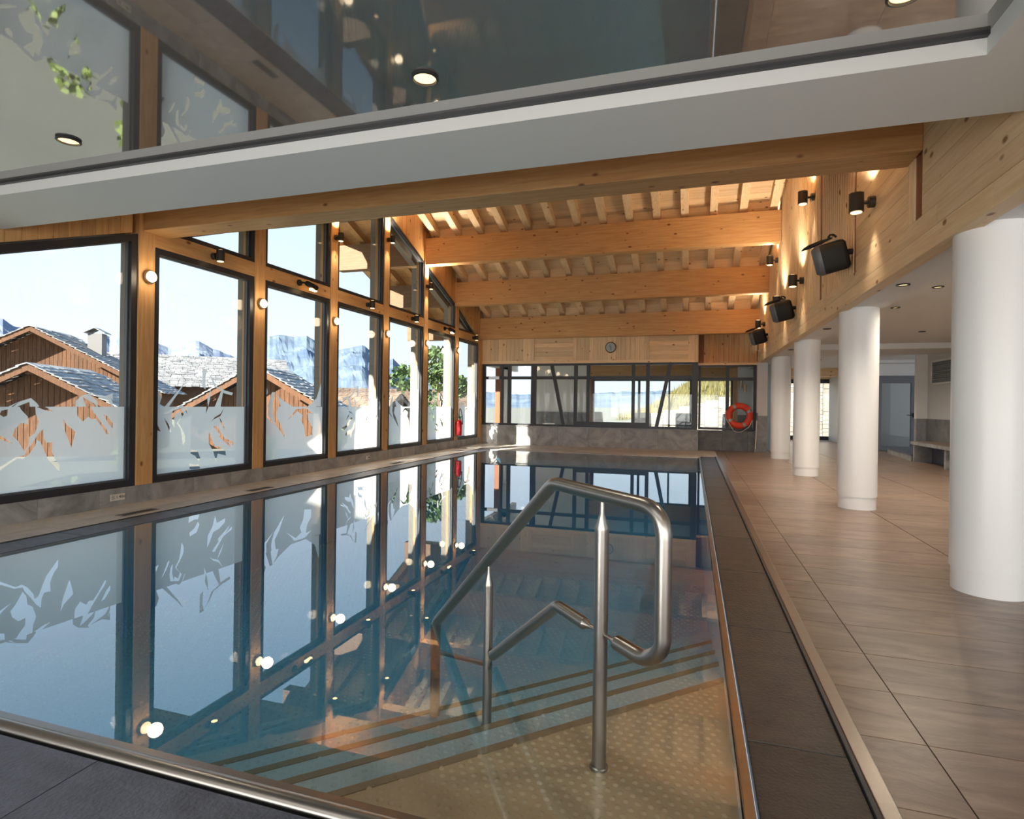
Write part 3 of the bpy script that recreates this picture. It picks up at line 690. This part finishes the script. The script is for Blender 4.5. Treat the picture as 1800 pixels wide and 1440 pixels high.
# ---- lounge back: sliding doors, door wall, bench
wd_ = S('wall_end', 'white end wall of the lounge around the black sliding doors')
box('plaster', 2.3, 2.7, 24, 24.2, 0, 2.6, WHITE, wd_); box('plaster', 5.3, 6.4, 24, 24.2, 0, 2.6, WHITE, wd_); box('lintel', 2.3, 6.4, 24, 24.2, 2.3, 2.6, W_PALE['X'], wd_)
box('plaster', 2.2, 2.3, 20.2, 24.2, 0, 2.7, WHITE, wd_)
glazing('black framed sliding doors to the sunny terrace behind the far columns', 2.7, 5.3, 24.05, 0, 2.3, [(2.75, .1), (4.0, .1), (5.2, .2)], [(2.7, 5.3, .1, .1), (2.7, 5.3, 2.2, .12)])
ww = S('wall_door', 'white plaster wall around the grey glazed door')
box('plaster', 4.88, 4.98, 18.9, 24, 0, 2.6, WHITE, ww); box('plaster', 6.1, 9, 18.9, 19.05, 0, 2.6, WHITE, ww); box('plaster', 4.9, 6.1, 18.9, 19.05, 2.16, 2.6, WHITE, ww)
box('cornice', 4.8, 6.3, 18.4, 18.9, 2.5, 2.58, CEILW, ww)
box('plaster', 5.5, 5.75, 6, 16.5, .98, 2.62, plain('grey_wall_paint', lin(198, 198, 196), .6), ww); box('stone_slab', 5.48, 5.77, 6, 16.5, 0, .98, STONED, ww)
box('plaster', 5.27, 5.5, 16.45, 16.6, .98, 2.55, WHITE, ww); box('stone_slab', 5.27, 5.5, 16.44, 16.6, 0, .98, STONE, ww)
box('plaster', 5.5, 9.1, 5.9, 6.0, 0, 2.62, WHITE, ww)
for k in range(4):
    make_window([(-3.25+k*2.29, .02), (-1.0+k*2.29, .02), (-1.0+k*2.29, 2.6), (-3.25+k*2.29, 2.6)], 9.0, 9.1, ['first', 'second', 'third', 'last'][k]+' tall side window of the lounge, counted from the rear wall')
dr = empty('door_1', (4.98, 18.88, 0), 'grey metal door with large glass pane beside the stone bench', 'door', kind='structure')
def dbox(n, x0, x1, z0, z1, d0, d1, m, par=dr): return box(n, x0, x1, d0, d1, z0, z1, m, par)
gm = plain('grey_door_paint', lin(112, 116, 122), .45)
for n_, a in (('door_frame', (0, .07, 0, 2.15)), ('door_frame', (1.05, 1.12, 0, 2.15)), ('door_frame', (.07, 1.05, 2.08, 2.15)), ('stile', (.08, .2, .02, 2.07)), ('stile', (.93, 1.04, .02, 2.07)), ('rail', (.2, .93, 1.95, 2.07)), ('rail', (.2, .93, .02, .14))):
    dbox(n_, *a, -.03, .06, gm)
dbox('glass_pane', .2, .93, .14, 1.95, 0, .012, GLASS); dbox('hinge', .055, .085, .2, .36, -.05, -.03, BLACKP); dbox('hinge', .055, .085, 1.7, 1.86, -.05, -.03, BLACKP)
hd = dbox('door_handle', .82, .99, 1.03, 1.05, -.1, -.075, BLACKP); box('rosette', .965, 1.01, -.075, -.03, .98, 1.1, BLACKP, hd)
box('wall_corridor', 4.98, 9, 20.8, 20.9, 0, 2.6, WHITE)['kind'] = 'structure'; sc.objects[-1]['label'] = 'white corridor wall seen through the grey door'
bn = empty('stone_bench', (4.85, 13, 0), 'grey stone bench with upright slabs along the lounge wall', 'bench')
def bb(n, *a, m=STONE): return keep(bn, box(n, *a, m))
bb('seat', 4.82, 5.48, 9.6, 15.4, .4, .47); bb('seat_top', 4.84, 5.48, 9.6, 15.4, .47, .474, m=TILE)
for y in (15.3, 13.6, 11.9, 10.2): bb('upright', 4.86, 5.46, y-.04, y+.04, 0, .4)
bb('back_panel', 5.2, 5.25, 9.6, 15.4, 0, .4, m=SLATE)
stp = empty('entrance_step', (5.0, 16, 0), 'low dark topped stone step in front of the grey door', 'step')
keep(stp, prism('riser_block', [(4.86, 15.45), (5.27, 15.45), (5.27, 18.0), (5.1, 18.0)], 'z', 0, .13, STONE)); keep(stp, prism('tread', [(4.85, 15.44), (5.27, 15.44), (5.27, 18.0), (5.08, 18.02)], 'z', .13, .15, SLATE))
vg = empty('ventilation_grille', (5.49, 13.3, 2), 'grey louvred ventilation grille high on the lounge wall', 'vent')
def vb(n, *a, m=GREYP): return keep(vg, box(n, *a, m))
for a in ((11.3, 11.36, 1.8, 2.36), (16.1, 16.16, 1.8, 2.36)): vb('frame', 5.46, 5.5, *a, m=WHITE)
for z in (1.8, 2.33): vb('frame', 5.46, 5.5, 11.3, 16.16, z, z+.04, m=WHITE)
for k in range(11): vb('louvre', 5.47, 5.5, 11.36, 16.1, 1.85+k*.044, 1.85+k*.044+.03)

# ------------------------------------------------------------------ wall lamps
def spot(par, loc, d, energy, size, blend=.6, col=(1, .85, .66), soft=.03):
    l = bpy.data.lights.new('lamp_light', 'SPOT'); l.energy = energy; l.spot_size = R(size); l.spot_blend = blend; l.color = col; l.shadow_soft_size = soft
    o = bpy.data.objects.new('lamp_light', l); sc.collection.objects.link(o); o.parent = par; o.location = loc; o.rotation_euler = Vector(d).to_track_quat('-Z', 'Y').to_euler()
def updown(x, y, z, nx, ny, label, energy=9, up=True, s=1.0):
    t = empty('wall_lamp', (x, y, z), label, 'lamp', 'cylindrical up and down wall lamps')
    d = Vector((nx, ny, 0))
    lathe('wall_plate', [(.055*s, 0), (.055*s, .05), (.05*s, .055)], DARKMET, t, 20, axisM((0, 0, 0), d))
    lathe('arm', [(.018*s, .05), (.018*s, .1)], DARKMET, t, 12, axisM((0, 0, 0), d))
    c = d*.155*s
    lathe('shade', [(.06*s, -.09*s), (.065*s, -.09*s), (.065*s, .09*s), (.055*s, .09*s)], DARKMET, t, 28, Matrix.Translation(c))
    lathe('lens', [(.05*s, -.094*s), (.045*s, -.097*s), (.001, -.098*s)], GLOWD, t, 20, Matrix.Translation(c))
    lathe('lens', [(.001, .096*s), (.045*s, .096*s), (.05*s, .092*s)], GLOWD, t, 20, Matrix.Translation(c))
    spot(t, c+Vector((0, 0, -.12)), (-nx*.12, -ny*.12, -1), energy, 70, 1, soft=.045)
    if up: spot(t, c+Vector((0, 0, .12)), (nx*.25, ny*.25, 1), energy*7, 140, 1, soft=.045)
    return t
for y, z, lb in ((6.3, 3.2, 'largest up and down wall lamp, on the horizontal plank panel'), (9.2, 4.26, 'up and down wall lamp high on the slatted wall'), (10.0, 3.22, 'up and down wall lamp above the middle speaker'), (12.9, 4.25, 'up and down wall lamp between the second and third beams'), (11.85, 3.22, 'up and down wall lamp just behind the middle speaker arm'), (15.0, 3.22, 'up and down wall lamp above the farthest speaker'), (3.9, 3.62, 'up and down wall lamp hidden above the white bulkhead')):
    updown(XR, y, z, -1, 0, lb, 9)
for y, z, lb in ((8.82, 4.15, 'up and down lamp on the third window post'), (10.66, 4.62, 'up and down lamp on the tallest window post'), (12.53, 4.02, 'up and down lamp on the post under the second beam')):
    updown(XL, y, z, 1, 0, lb, 12, s=.8)
for y, lb in ((6.1, 'small downlight on the transom of the first tall window'), (9.9, 'small downlight on the transom of the middle window'), (11.8, 'small downlight on the transom before the chimney window'), (15.6, 'small downlight on the transom in the back corner')):
    updown(XL, y, 3.13, 1, 0, lb, 2, up=False, s=.8)
for y, lb in ((7.85, 'swivelling black spotlight on the transom of the third tall window'), (13.6, 'swivelling black spotlight on the transom near the extinguisher')):
    t = empty('swivel_spotlight', (XL, y, 3.14), lb, 'lamp', 'swivelling spotlights')
    lathe('wall_plate', [(.05, 0), (.05, .03)], BLACKP, t, 20, axisM((0, 0, 0), (1, 0, 0)))
    tube('arm', [(.03, 0, 0), (.09, 0, 0), (.13, .06, -.01)], .016, BLACKP, t, 10)
    lathe('head', [(.035, 0), (.045, .02), (.045, .2), (.04, .22)], BLACKP, t, 20, axisM((.12, .03, 0), (.25, .9, -.25)))
    box('lens', .125, .17, .1, .25, -.11, -.075, GLOWD, t)
nmb = ['on the first window post, left of the slate roof view', 'on the second window post', 'on the third window post', 'on the fourth window post', 'on the fifth window post', 'on the sixth window post above the extinguisher']
for y, lb in zip(POSTS[4:10], nmb):
    t = empty('bulkhead_lamp', (XL, y+.02, 2.65), 'round lit glass wall lamp '+lb, 'lamp', 'round glowing wall lamps on the window posts')
    M_ = axisM((0, 0, 0), (1, 0, 0))
    lathe('base_ring', [(.076, 0), (.08, .02), (.076, .045), (.067, .05)], STEEL, t, 28, M_)
    lathe('glass_dome', [(.067, .045), (.064, .06), (.046, .08), (.024, .088), (.001, .09)], GLOWW, t, 28, M_)
    l = bpy.data.lights.new('lamp_light', 'POINT'); l.energy = 1.8; l.color = (1, .78, .52); l.shadow_soft_size = .08
    o = bpy.data.objects.new('lamp_light', l); sc.collection.objects.link(o); o.parent = t; o.location = (.2, 0, 0)
for x, z, lb in ((1.5, 1.95, 'upper brass cylinder lamp on the rest room wall'), (1.62, 1.82, 'lower brass cylinder lamp on the rest room wall')):
    o = lathe('cylinder_lamp', [(.035, -.12), (.04, -.12), (.04, .12), (.03, .12)], plain('brass_lamp', lin(190, 160, 120), .35, .8), None, 18, Matrix.Translation((x, 19.9, z))); tag(o, lb, 'lamp', 'brass cylinder lamps')

# ------------------------------------------------------------------ loudspeakers
def speaker(y, z, label):
    t = empty('loudspeaker', (XR, y, z), label, 'speaker', 'black wall loudspeakers')
    Rm = Matrix.Rotation(R(-16), 3, 'Y') @ Matrix.Rotation(R(12), 3, 'X') @ Matrix.Rotation(R(-14), 3, 'Z')
    def body(n, rows, m, dy=0):
        prof = []
        for i in range(24):
            a = 2*math.pi*i/24; sx = abs(math.cos(a))**.5*math.copysign(1, math.cos(a)); sz = abs(math.sin(a))**.5*math.copysign(1, math.sin(a)); prof.append((sx*.13, sz*.165))
        vs, fs = [], []
        for d, q in rows: vs += [Rm @ Vector((-d, p[0]*q+dy, p[1]*q)) for p in prof]
        for j in range(len(rows)-1):
            for i in range(24): fs.append((j*24+i, j*24+(i+1) % 24, (j+1)*24+(i+1) % 24, (j+1)*24+i))
        fs.append(tuple(range(23, -1, -1))); k = (len(rows)-1)*24; fs.append(tuple(k+i for i in range(24)))
        o = link(n, mesh(n, vs, fs), m, t, True); o.data.set_sharp_from_angle(angle=R(50)); return o
    body('grille_body', ((.05, .8), (.07, .95), (.1, 1), (.3, 1)), BLACKP, -.01); body('end_cap', ((.3, 1.02), (.34, 1.02), (.385, .86), (.39, .8)), GREYP, -.005)
    body('cabinet_back', ((.09, .9), (.1, .99), (.32, .99), (.33, .9)), GREYP, .035)
    tube('bracket', [(0, .02, 0), (-.12, .02, 0)], .03, BLACKP, t, 10)
    tube('hinge_ring', [(-.16, .03, .17), (-.19, .03, .2), (-.22, .03, .2), (-.24, .03, .17)], .012, BLACKP, t, 8)
    tube('paddle_arm', [(-.2, .05, .17), (-.27, .08, .15), (-.29, .09, .145), (-.41, .16, .11), (-.45, .18, .095), (-.48, .2, .08)], [.012, .016, .022, .024, .016, .004], BLACKP, t, 10)
    tube('screw', [(-.39, .0, .02), (-.4, 0, .02)], .008, PAPER, t, 8)
speaker(7.05, 2.92, 'large black loudspeaker on the slatted wall nearest the camera'); speaker(10.65, 2.9, 'middle black loudspeaker on the slatted wall'); speaker(14.4, 2.9, 'farthest black loudspeaker by the back corner')

# ------------------------------------------------------------------ clock, lifebuoy, extinguisher, pole, labels
ck = empty('wall_clock', (-2.24, 16.4, 2.86), 'round dark rimmed wall clock on the timber frieze', 'clock')
Mc = axisM((0, 0, 0), (0, -1, 0))
lathe('rim', [(.15, 0), (.155, .02), (.15, .05), (.135, .055), (.13, .035)], BLACK, ck, 32, Mc); lathe('dial', [(.132, .0), (.132, .045)], plain('clock_dial', lin(168, 180, 178), .4), ck, 32, Mc)
for k in range(12):
    a = k*math.pi/6; box('hour_mark', -.011+.108*math.sin(a), .011+.108*math.sin(a), -.049, -.045, -.014+.108*math.cos(a), .014+.108*math.cos(a), PAPER, ck)
tube('hour_hand', [(0, -.05, 0), (-.02, -.05, .06)], .006, BLACKP, ck, 8); tube('minute_hand', [(0, -.052, 0), (.012, -.052, -.09)], .005, BLACKP, ck, 8)
lb_ = empty('lifebuoy', (1.22, 16.78, .97), 'orange lifebuoy with grey bands and white rope on the glazed screen', 'lifebuoy')
def torus(name, Rr, r1, a0, a1, mat, par, seg=14, n=48, sy=.62):
    vs, fs = [], []; m = max(3, int(n*(a1-a0)/(2*math.pi)))
    for i in range(m+1):
        a = a0+(a1-a0)*i/m
        for k in range(seg):
            b = 2*math.pi*k/seg; q = Rr+r1*math.cos(b); vs.append((q*math.cos(a), -.06+r1*sy*math.sin(b), q*math.sin(a)))
    for i in range(m):
        for k in range(seg): fs.append((i*seg+k, i*seg+(k+1) % seg, (i+1)*seg+(k+1) % seg, (i+1)*seg+k))
    return link(name, mesh(name, vs, fs), mat, par, True)
torus('ring', .27, .085, 0, 2*math.pi, ORANGE, lb_)
for a in (28, 118, 208, 298): torus('band', .27, .088, R(a-7), R(a+7), BAND, lb_)
rp_ = [Vector((.365*math.cos(R(a)), -.12, .365*math.sin(R(a)))) for a in (160, 175)]+[Vector((-.33, -.13, -.1)), Vector((-.12, -.13, -.44)), Vector((.05, -.13, -.44)), Vector((.25, -.12, -.3)), Vector((.33, -.1, -.12))]
tube('rope', fillet(rp_, .12, 5), .009, ROPE, lb_, 8)
tube('mounting_hook', [(0, -.05, .2), (0, .05, .2)], .015, STEEL, lb_, 8)
pp = empty('telescopic_pole', (1.63, 16.6, 0), 'thin white pole leaning against the back wall beside the lifebuoy', 'pole')
tube('pole', [(-.02, -.12, .02), (.03, .04, 1.05)], .014, PAPER, pp, 10); tube('grip', [(.02, .01, .85), (.03, .042, 1.06)], .019, GREYP, pp, 10); tube('foot', [(-.021, -.122, .0), (-.017, -.11, .09)], .02, STEEL, pp, 10)
fx = empty('fire_extinguisher', (XL+.1, 14.42, .33), 'red fire extinguisher with black hose on the last wooden post', 'extinguisher')
lathe('cylinder', [(.06, 0), (.078, .015), (.08, .04), (.08, .34), (.07, .39), (.045, .42), (.03, .43)], RED, fx, 28)
lathe('valve', [(.03, .43), (.028, .47), (.012, .48)], STEEL, fx, 16)
tube('lever', [(0, 0, .475), (.03, .12, .52)], .011, plain('green_lever', lin(40, 90, 80), .4), fx, 8)
tube('hose', fillet([(0, -.01, .47), (.02, -.05, .66), (.02, -.02, .74), (.02, .06, .72), (.05, .09, .55), (.06, .1, .3)], .06), .012, BLACKP, fx, 10)
prism('label_sticker', [(.081*math.cos(a), .081*math.sin(a)) for a in [R(25+i*8) for i in range(10)]]+[(.079*math.cos(a), .079*math.sin(a)) for a in [R(97-i*8) for i in range(10)]], 'z', .12, .28, PAPER, fx)
box('wall_bracket', -.1, -.07, -.03, .03, .3, .36, BLACKP, fx)
pl = empty('depth_sign', (XL+.004, 4.8, .1), 'small white printed depth sign on the stone base under the near window', 'sign')
box('plate', 0, .006, -.085, .085, -.036, .036, PAPER, pl)
def text(s, size, loc, par, mat=INK, rot=(R(90), 0, R(90))):
    c = bpy.data.curves.new('lettering', 'FONT'); c.body = s; c.size = size; c.extrude = .0006; c.align_x = 'CENTER'; c.align_y = 'CENTER'
    o = bpy.data.objects.new('lettering', c); sc.collection.objects.link(o); dg = bpy.context.evaluated_depsgraph_get()
    me = bpy.data.meshes.new_from_object(o.evaluated_get(dg)); bpy.data.objects.remove(o)
    l = link('lettering', me, mat, par); l.rotation_euler = rot; l.location = loc
text('1.40m', .045, (.008, .035, .002), pl)
boxes('printed_line', [(.006, .0075, -.075, -.03-.01*(k % 2), .018-k*.014, .022-k*.014) for k in range(4)], INK, pl)
p2 = empty('wall_socket', (XL+.004, 10.0, .105), 'small white socket plate on the stone base midway along the windows', 'socket')
box('plate', 0, .012, -.06, .06, -.035, .035, PAPER, p2); box('insert', .012, .016, .0, .045, -.012, .012, GREYP, p2)

# ------------------------------------------------------------------ loungers on the terrace
def lounger():
    t = empty('sun_lounger', (0, 0, 0), 'x', 'sun lounger', 'sun loungers on the back terrace')
    for s in (-1, 1):
        tube('side_rail', [(s*.31, 0, .3), (s*.31, 1.25, .3)], .02, PAPER, t, 8); tube('back_rail', [(s*.31, 0, .3), (s*.31, -.5, 1.05)], .02, PAPER, t, 8)
        for y in (.1, 1.15): tube('leg', [(s*.31, y, .3), (s*.31, y+.03, 0)], .018, PAPER, t, 8)
    prism('back_sling', [(0, .3), (-.5, 1.05), (-.49, 1.065), (.01, .31)], 'x', -.29, .29, MESHF, t); box('seat_sling', -.29, .29, 0, 1.25, .29, .305, MESHF, t)
    tube('cross_bar', [(-.31, -.33, .78), (.31, -.33, .78)], .016, GREYP, t, 8)
    return t
lg = lounger(); lg.location = (-3.5, 21.7, -.1)
lg['label'] = 'leftmost taupe sun lounger on the terrace behind the glazing'
for x, yv, lb in ((-1.75, 21.7, 'second taupe sun lounger from the left on the terrace'), (-.25, 21.9, 'third taupe sun lounger, right of the slanted mullion'), (1.35, 21.9, 'rightmost taupe sun lounger behind the lifebuoy screen')): copy_tree(lg, (x, yv, -.1), lb)

# ------------------------------------------------------------------ outside: terrace, bank, ground, chalets, trees, mountains
te = box('floor', -4.6, 9, 20.2, 32, -.4, -.1, plain('terrace_paving', lin(150, 145, 138), .8, noise=.05, nscale=3)); tag(te, 'sunlit pale terrace paving behind the rest room', kind='structure')
rw = empty('retaining_wall', (0, 30, 0), 'dry stone retaining wall rising to the right behind the terrace', 'wall')
RWS = stone('rubble_stone', lin(104, 97, 89), lin(146, 139, 130), 2, .8, .4, 20)
x = -3.0
random.seed(3)
while x < 9:
    top = .55+max(0, (x+3)*.26); z = -.1
    wdt = random.uniform(.4, .8)
    while z < top:
        hh = random.uniform(.14, .24); d = random.uniform(-.04, .04)
        keep(rw, box('stone', x, x+wdt-.02, 30+d, 30.4, z, min(z+hh-.015, top+.05), RWS)); z += hh
    x += wdt
bank = empty('grass_bank', (0, 32, 0), 'sunny dry grass bank above the retaining wall', 'bank')
vs, fs = [], []
for i in range(31):
    for j in range(13):
        x = -4+i*.6; y = 30.35+j*1.0; top = .5+max(0, (x+3)*.26); vs.append((x, y, top+j*.17*max(0, min(1, (x+4)/4))+random.uniform(-.06, .06)-.02))
for i in range(30):
    for j in range(12): a = i*13+j; fs.append((a, a+13, a+14, a+1))
keep(bank, link('soil', mesh('soil', vs, fs), GRASS, None, True))
vs, fs = [], []
for k in range(6000):
    x = random.uniform(-3.8, 13.5); y = random.uniform(30.4, 41.5); z = .5+max(0, (x+3)*.26)+(y-30.35)*.17*max(0, min(1, (x+4)/4)); a = random.uniform(0, 6.28); hh = random.uniform(.15, .45)
    q = len(vs); vs += [(x, y, z-.05), (x+.05*math.cos(a), y+.05*math.sin(a), z-.05), (x+.12*math.cos(a+1), y+.12*math.sin(a+1), z+hh)]; fs.append((q, q+1, q+2))
tag(keep(bank, link('grass_blades', mesh('grass_blades', vs, fs), plain('straw_blades', lin(104, 96, 50), .8, noise=.4, nscale=1))), kind='stuff')
gr = link('floor', mesh('ground', [(-4000, -3000, -60), (XL-.3, -3000, -2.5), (XL-.3, 6000, -2.5), (-4000, 6000, -60), (4000, 6000, -8), (4000, 19.8, -1.6), (XL-.3, 19.8, -1.6)], [(0, 1, 2, 3), (6, 5, 4, 2)]), plain('meadow_ground', lin(112, 112, 102), .95, noise=.2, nscale=.2)); tag(gr, 'pale meadow and gravel ground outside the hall', kind='structure')
def foliage(name, loc, rx, rz, nleaf, leaf, mat, par):
    vs, fs = [], []; c = Vector(loc)
    cl_ = [(Vector((random.gauss(0, rx*.5), random.gauss(0, rx*.5), random.uniform(-rz, rz)*.85)), random.uniform(.3, .55)*rx) for _ in range(9)]
    for k in range(nleaf):
        cc, r = random.choice(cl_); d = Vector((random.gauss(0, 1), random.gauss(0, 1), random.gauss(0, 1))).normalized()*r*random.uniform(.6, 1)
        p = c+cc+d; a = Vector((random.uniform(-1, 1), random.uniform(-1, 1), random.uniform(-1, 1))).normalized()*leaf; b = a.orthogonal().normalized()*leaf*.55
        q = len(vs); vs += [p-a, p+b, p+a, p-b]; fs.append((q, q+1, q+2, q+3))
    return tag(link(name, mesh(name, vs, fs), mat, par), kind='stuff')
def plant(kind, x, y, z0, h, rx, n, leaf, mat, label, cat):
    t = empty(kind, (x, y, z0), label, cat)
    tube('stem', [(0, 0, 0), (.03*h, .02*h, h*.5), (0, 0, h*.8)], [.05*h**.5, .04*h**.5, .012], W_OLD, t, 8)
    foliage('foliage', (0, 0, h*.62), rx, h*.4, n, leaf, mat, t)
plant('tree', -9.2, 19.6, -2.3, 6.2, 1.3, 2200, .11, GREEND, 'leafy green tree outside the last window by the back corner', 'tree')
for x, y, h, lb in ((-8.6, 7.3, 2.9, 'green shrub outside behind the film of the first tall window'), (-8.3, 5.6, 2.3, 'small yellow green shrub at the foot of the first tall window'), (-8.5, 10.1, 3.0, 'green shrub outside behind the mountain view window'), (-8.4, 12.6, 3.0, 'green shrub outside behind the middle window'), (-8.4, 15.2, 3.1, 'green shrub outside by the chimney window'), (-8.4, 18.0, 3.2, 'green shrub outside by the extinguisher window')):
    plant('shrub', x, y, -2.4, h, .6, 700, .08, GREEN, lb, 'shrub')
def chalet(apex, ang, half, length, pitch, label, slope_mat, wall=W_OLD, drop=5.0, overh=.9, chimneys=()):
    """apex: front ridge point, ang: plan direction of the ridge going back"""
    t = empty('chalet', (apex.x, apex.y, apex.z-drop), label, 'house')
    r = Vector((math.cos(ang), math.sin(ang), 0)); sd = Vector((math.sin(ang), -math.cos(ang), 0)); tp = math.tan(pitch)
    W = lambda a, b, z: Vector(apex)+r*a+sd*b+Vector((0, 0, z))
    def quadbox(n, c, m):   # c: 8 corners
        return keep(t, link(n, mesh(n, c, BOXF), m))
    # body
    hw = half-overh*.7; bz = -.25
    vs = [W(overh, -hw, -drop), W(overh, hw, -drop), W(overh, hw, bz-hw*tp), W(overh, 0, bz), W(overh, -hw, bz-hw*tp)]
    vs += [v+r*(length-overh) for v in vs]
    fs = [(0, 1, 2, 3, 4), (9, 8, 7, 6, 5), (0, 5, 6, 1), (1, 6, 7, 2), (2, 7, 8, 3), (3, 8, 9, 4), (4, 9, 5, 0)]
    keep(t, link('wall', mesh('wall', vs, fs), wall))
    nb = int(2*hw/.22)
    for k in range(nb):
        b0 = -hw+k*.22; b1 = b0+.2; zt0, zt1 = bz-abs(b0)*tp, bz-abs(b1)*tp
        o = [W(overh-.04, b0, -drop), W(overh-.04, b1, -drop), W(overh, b1, -drop), W(overh, b0, -drop), W(overh-.04, b0, zt0), W(overh-.04, b1, zt1), W(overh, b1, zt1), W(overh, b0, zt0)]
        quadbox('board', o, wall)
    # purlin ends and verge boards
    for b in (0, half*.5, -half*.5, half*.85, -half*.85):
        z = -.15-abs(b)*tp
        quadbox('purlin_end', [W(.12, b-.14, z-.3), W(.12, b+.14, z-.3), W(overh, b+.14, z-.3), W(overh, b-.14, z-.3), W(.12, b-.14, z), W(.12, b+.14, z), W(overh, b+.14, z), W(overh, b-.14, z)], wall)
    for s in (-1, 1):
        quadbox('verge_board', [W(0, 0, -.3), W(0, s*half, -.3-half*tp), W(.1, s*half, -.3-half*tp), W(.1, 0, -.3), W(0, 0, -.02), W(0, s*half, -.02-half*tp), W(.1, s*half, -.02-half*tp), W(.1, 0, -.02)], wall)
        # slate slope
        vs, fs = [], []
        sl = half/math.cos(pitch); nr = int(sl/.33)
        for i in range(nr+1):
            a = -.05
            while a < length:
                wd = random.uniform(.35, .75); d0 = i*.33/sl*half; d1 = min(half*1.03, d0+.45/sl*half); lift = random.uniform(.03, .1)
                q = len(vs); z0, z1 = -d0*tp, -d1*tp
                vs += [W(a, s*d0, z0), W(a+wd-.03, s*d0, z0), W(a+wd-.03, s*d1, z1+lift), W(a, s*d1, z1+lift), W(a, s*d0, z0+.05), W(a+wd-.03, s*d0, z0+.05), W(a+wd-.03, s*d1, z1+lift+.05), W(a, s*d1, z1+lift+.05)]
                fs += [tuple(k+q for k in f) for f in BOXF]; a += wd
        tag(keep(t, link('slate_slope', mesh('slate_slope', vs, fs), slope_mat)), kind='stuff')
    for a, b, hh, cm in chimneys:
        z = -abs(b)*tp; ch = quadbox('chimney', [W(a, b-.4, z-.5), W(a+.8, b-.4, z-.5), W(a+.8, b+.4, z-.5), W(a, b+.4, z-.5), W(a, b-.4, z+hh), W(a+.8, b-.4, z+hh), W(a+.8, b+.4, z+hh), W(a, b+.4, z+hh)], cm)
        for s in (-1, 1):
            keep(t, link('chimney_cap', mesh('cap', [W(a-.15, b, z+hh+.32), W(a+.95, b, z+hh+.32), W(a+.95, b+s*.6, z+hh), W(a-.15, b+s*.6, z+hh), W(a-.15, b, z+hh+.38), W(a+.95, b, z+hh+.38), W(a+.95, b+s*.6, z+hh+.06), W(a-.15, b+s*.6, z+hh+.06)], BOXF), ROOFSL))
    return t
def back(u, rot):      # plan angle of the view bearing at column u, turned by rot
    x, y, _ = ray(u, 700); return math.atan2(y, x)+R(rot)
random.seed(11)
CHW = plain('chimney_render', lin(130, 128, 126), .8)
chalet(ext(50, 562, 34), back(50, -24), 7.0, 5, R(29), 'large brown timber chalet with slate roof, behind the smaller gable', ROOFSL, chimneys=((2.6, 2.4, 1.3, CHW), (3.6, 4.9, 1.4, CHW)))
chalet(ext(47, 628, 24), back(47, -24), 4.4, 6, R(29), 'small brown timber gable with slate roof in front of the large chalet', ROOFSL, drop=4)
chalet(ext(500, 629, 56), back(500, 97), 6.5, 14, R(24), 'long grey slate roof with a square chimney facing the pool hall', ROOFSL, chimneys=((11.1, .5, 2.0, CHW),))
chalet(ext(447, 637, 27), back(447, -20), 3.9, 5, R(31), 'dark timber gable in front of the long slate roof', ROOFSL, drop=4)
chalet(ext(840, 686, 66), back(840, 95), 6.0, 19, R(24), 'long brown slate roof beyond the middle windows', ROOFBR)
chalet(ext(705, 690, 42), back(705, 60), 2.6, 5, R(30), 'small stone gable with a stubby stone chimney', ROOFBR, wall=RWS, drop=4, chimneys=((1.4, .3, 1.3, RWS),))
# mountains, the blue haze of distance put into their rock colours
def mountain(name, label, ridge, t, depth, mat, rough, seed, base=-.05):
    rnd = random.Random(seed); us, vv = [p[0] for p in ridge], [p[1] for p in ridge]; cols = 160; rows = 30; vs, fs = [], []
    def prof(u):
        for (a, b), (c, d) in zip(ridge, ridge[1:]):
            if a <= u <= c: return b+(d-b)*(u-a)/(c-a)
        return vv[-1]
    from mathutils import noise
    for i in range(cols+1):
        u = us[0]+(us[-1]-us[0])*i/cols; top = ext(u, prof(u), t); jag = noise.noise(Vector((u*.09, seed, 0)))*rough+noise.noise(Vector((u*.31, seed, 3)))*rough*.5
        for j in range(rows+1):
            s = j/rows; k = t*(1-s*depth); p = ext(u, 700, k); h0 = (top.z+jag)*(1-s)**1.25+(-40)*s
            n1 = noise.fractal(Vector((p.x*3.2/t*2, p.y*3.2/t*2, seed)), .9, 2.1, 6)*top.z*.34*math.sin(math.pi*min(1, s*1.15)+.02)
            vs.append((p.x, p.y, h0+(n1 if j else 0)))
    for i in range(cols):
        for j in range(rows): a = i*(rows+1)+j; fs.append((a, a+rows+1, a+rows+2, a+1))
    o = link(name, mesh(name, vs, fs), mat, None, False); return tag(o, label, 'mountain')
def rockmat(name, c1, c2, sc_):
    m = stone(name, c1, c2, sc_, .95, 0, 1, veins=False); return m
mountain('mountain', 'distant rocky mountain range on the left, coloured pale for haze', [(-500, 545), (-60, 535), (0, 548), (22, 562), (60, 572), (95, 577), (130, 584), (160, 578), (190, 582), (215, 574), (260, 590), (300, 604), (322, 596), (345, 591), (366, 603), (388, 612), (410, 622), (470, 640)], 6500, .45, rockmat('hazy_pale_rock', lin(84, 98, 124), lin(128, 136, 148), .0025), 22, 5)
mountain('mountain', 'nearer rocky mountain descending to the right, coloured blue green for haze', [(380, 660), (412, 622), (440, 600), (466, 590), (490, 583), (512, 587), (540, 586), (560, 602), (590, 612), (612, 609), (636, 603), (652, 613), (672, 630), (690, 628), (700, 638), (725, 654), (752, 660), (778, 668), (830, 684), (900, 694), (1250, 690)], 3200, .5, rockmat('hazy_blue_green_rock', lin(62, 80, 104), lin(102, 116, 126), .006), 12, 9)
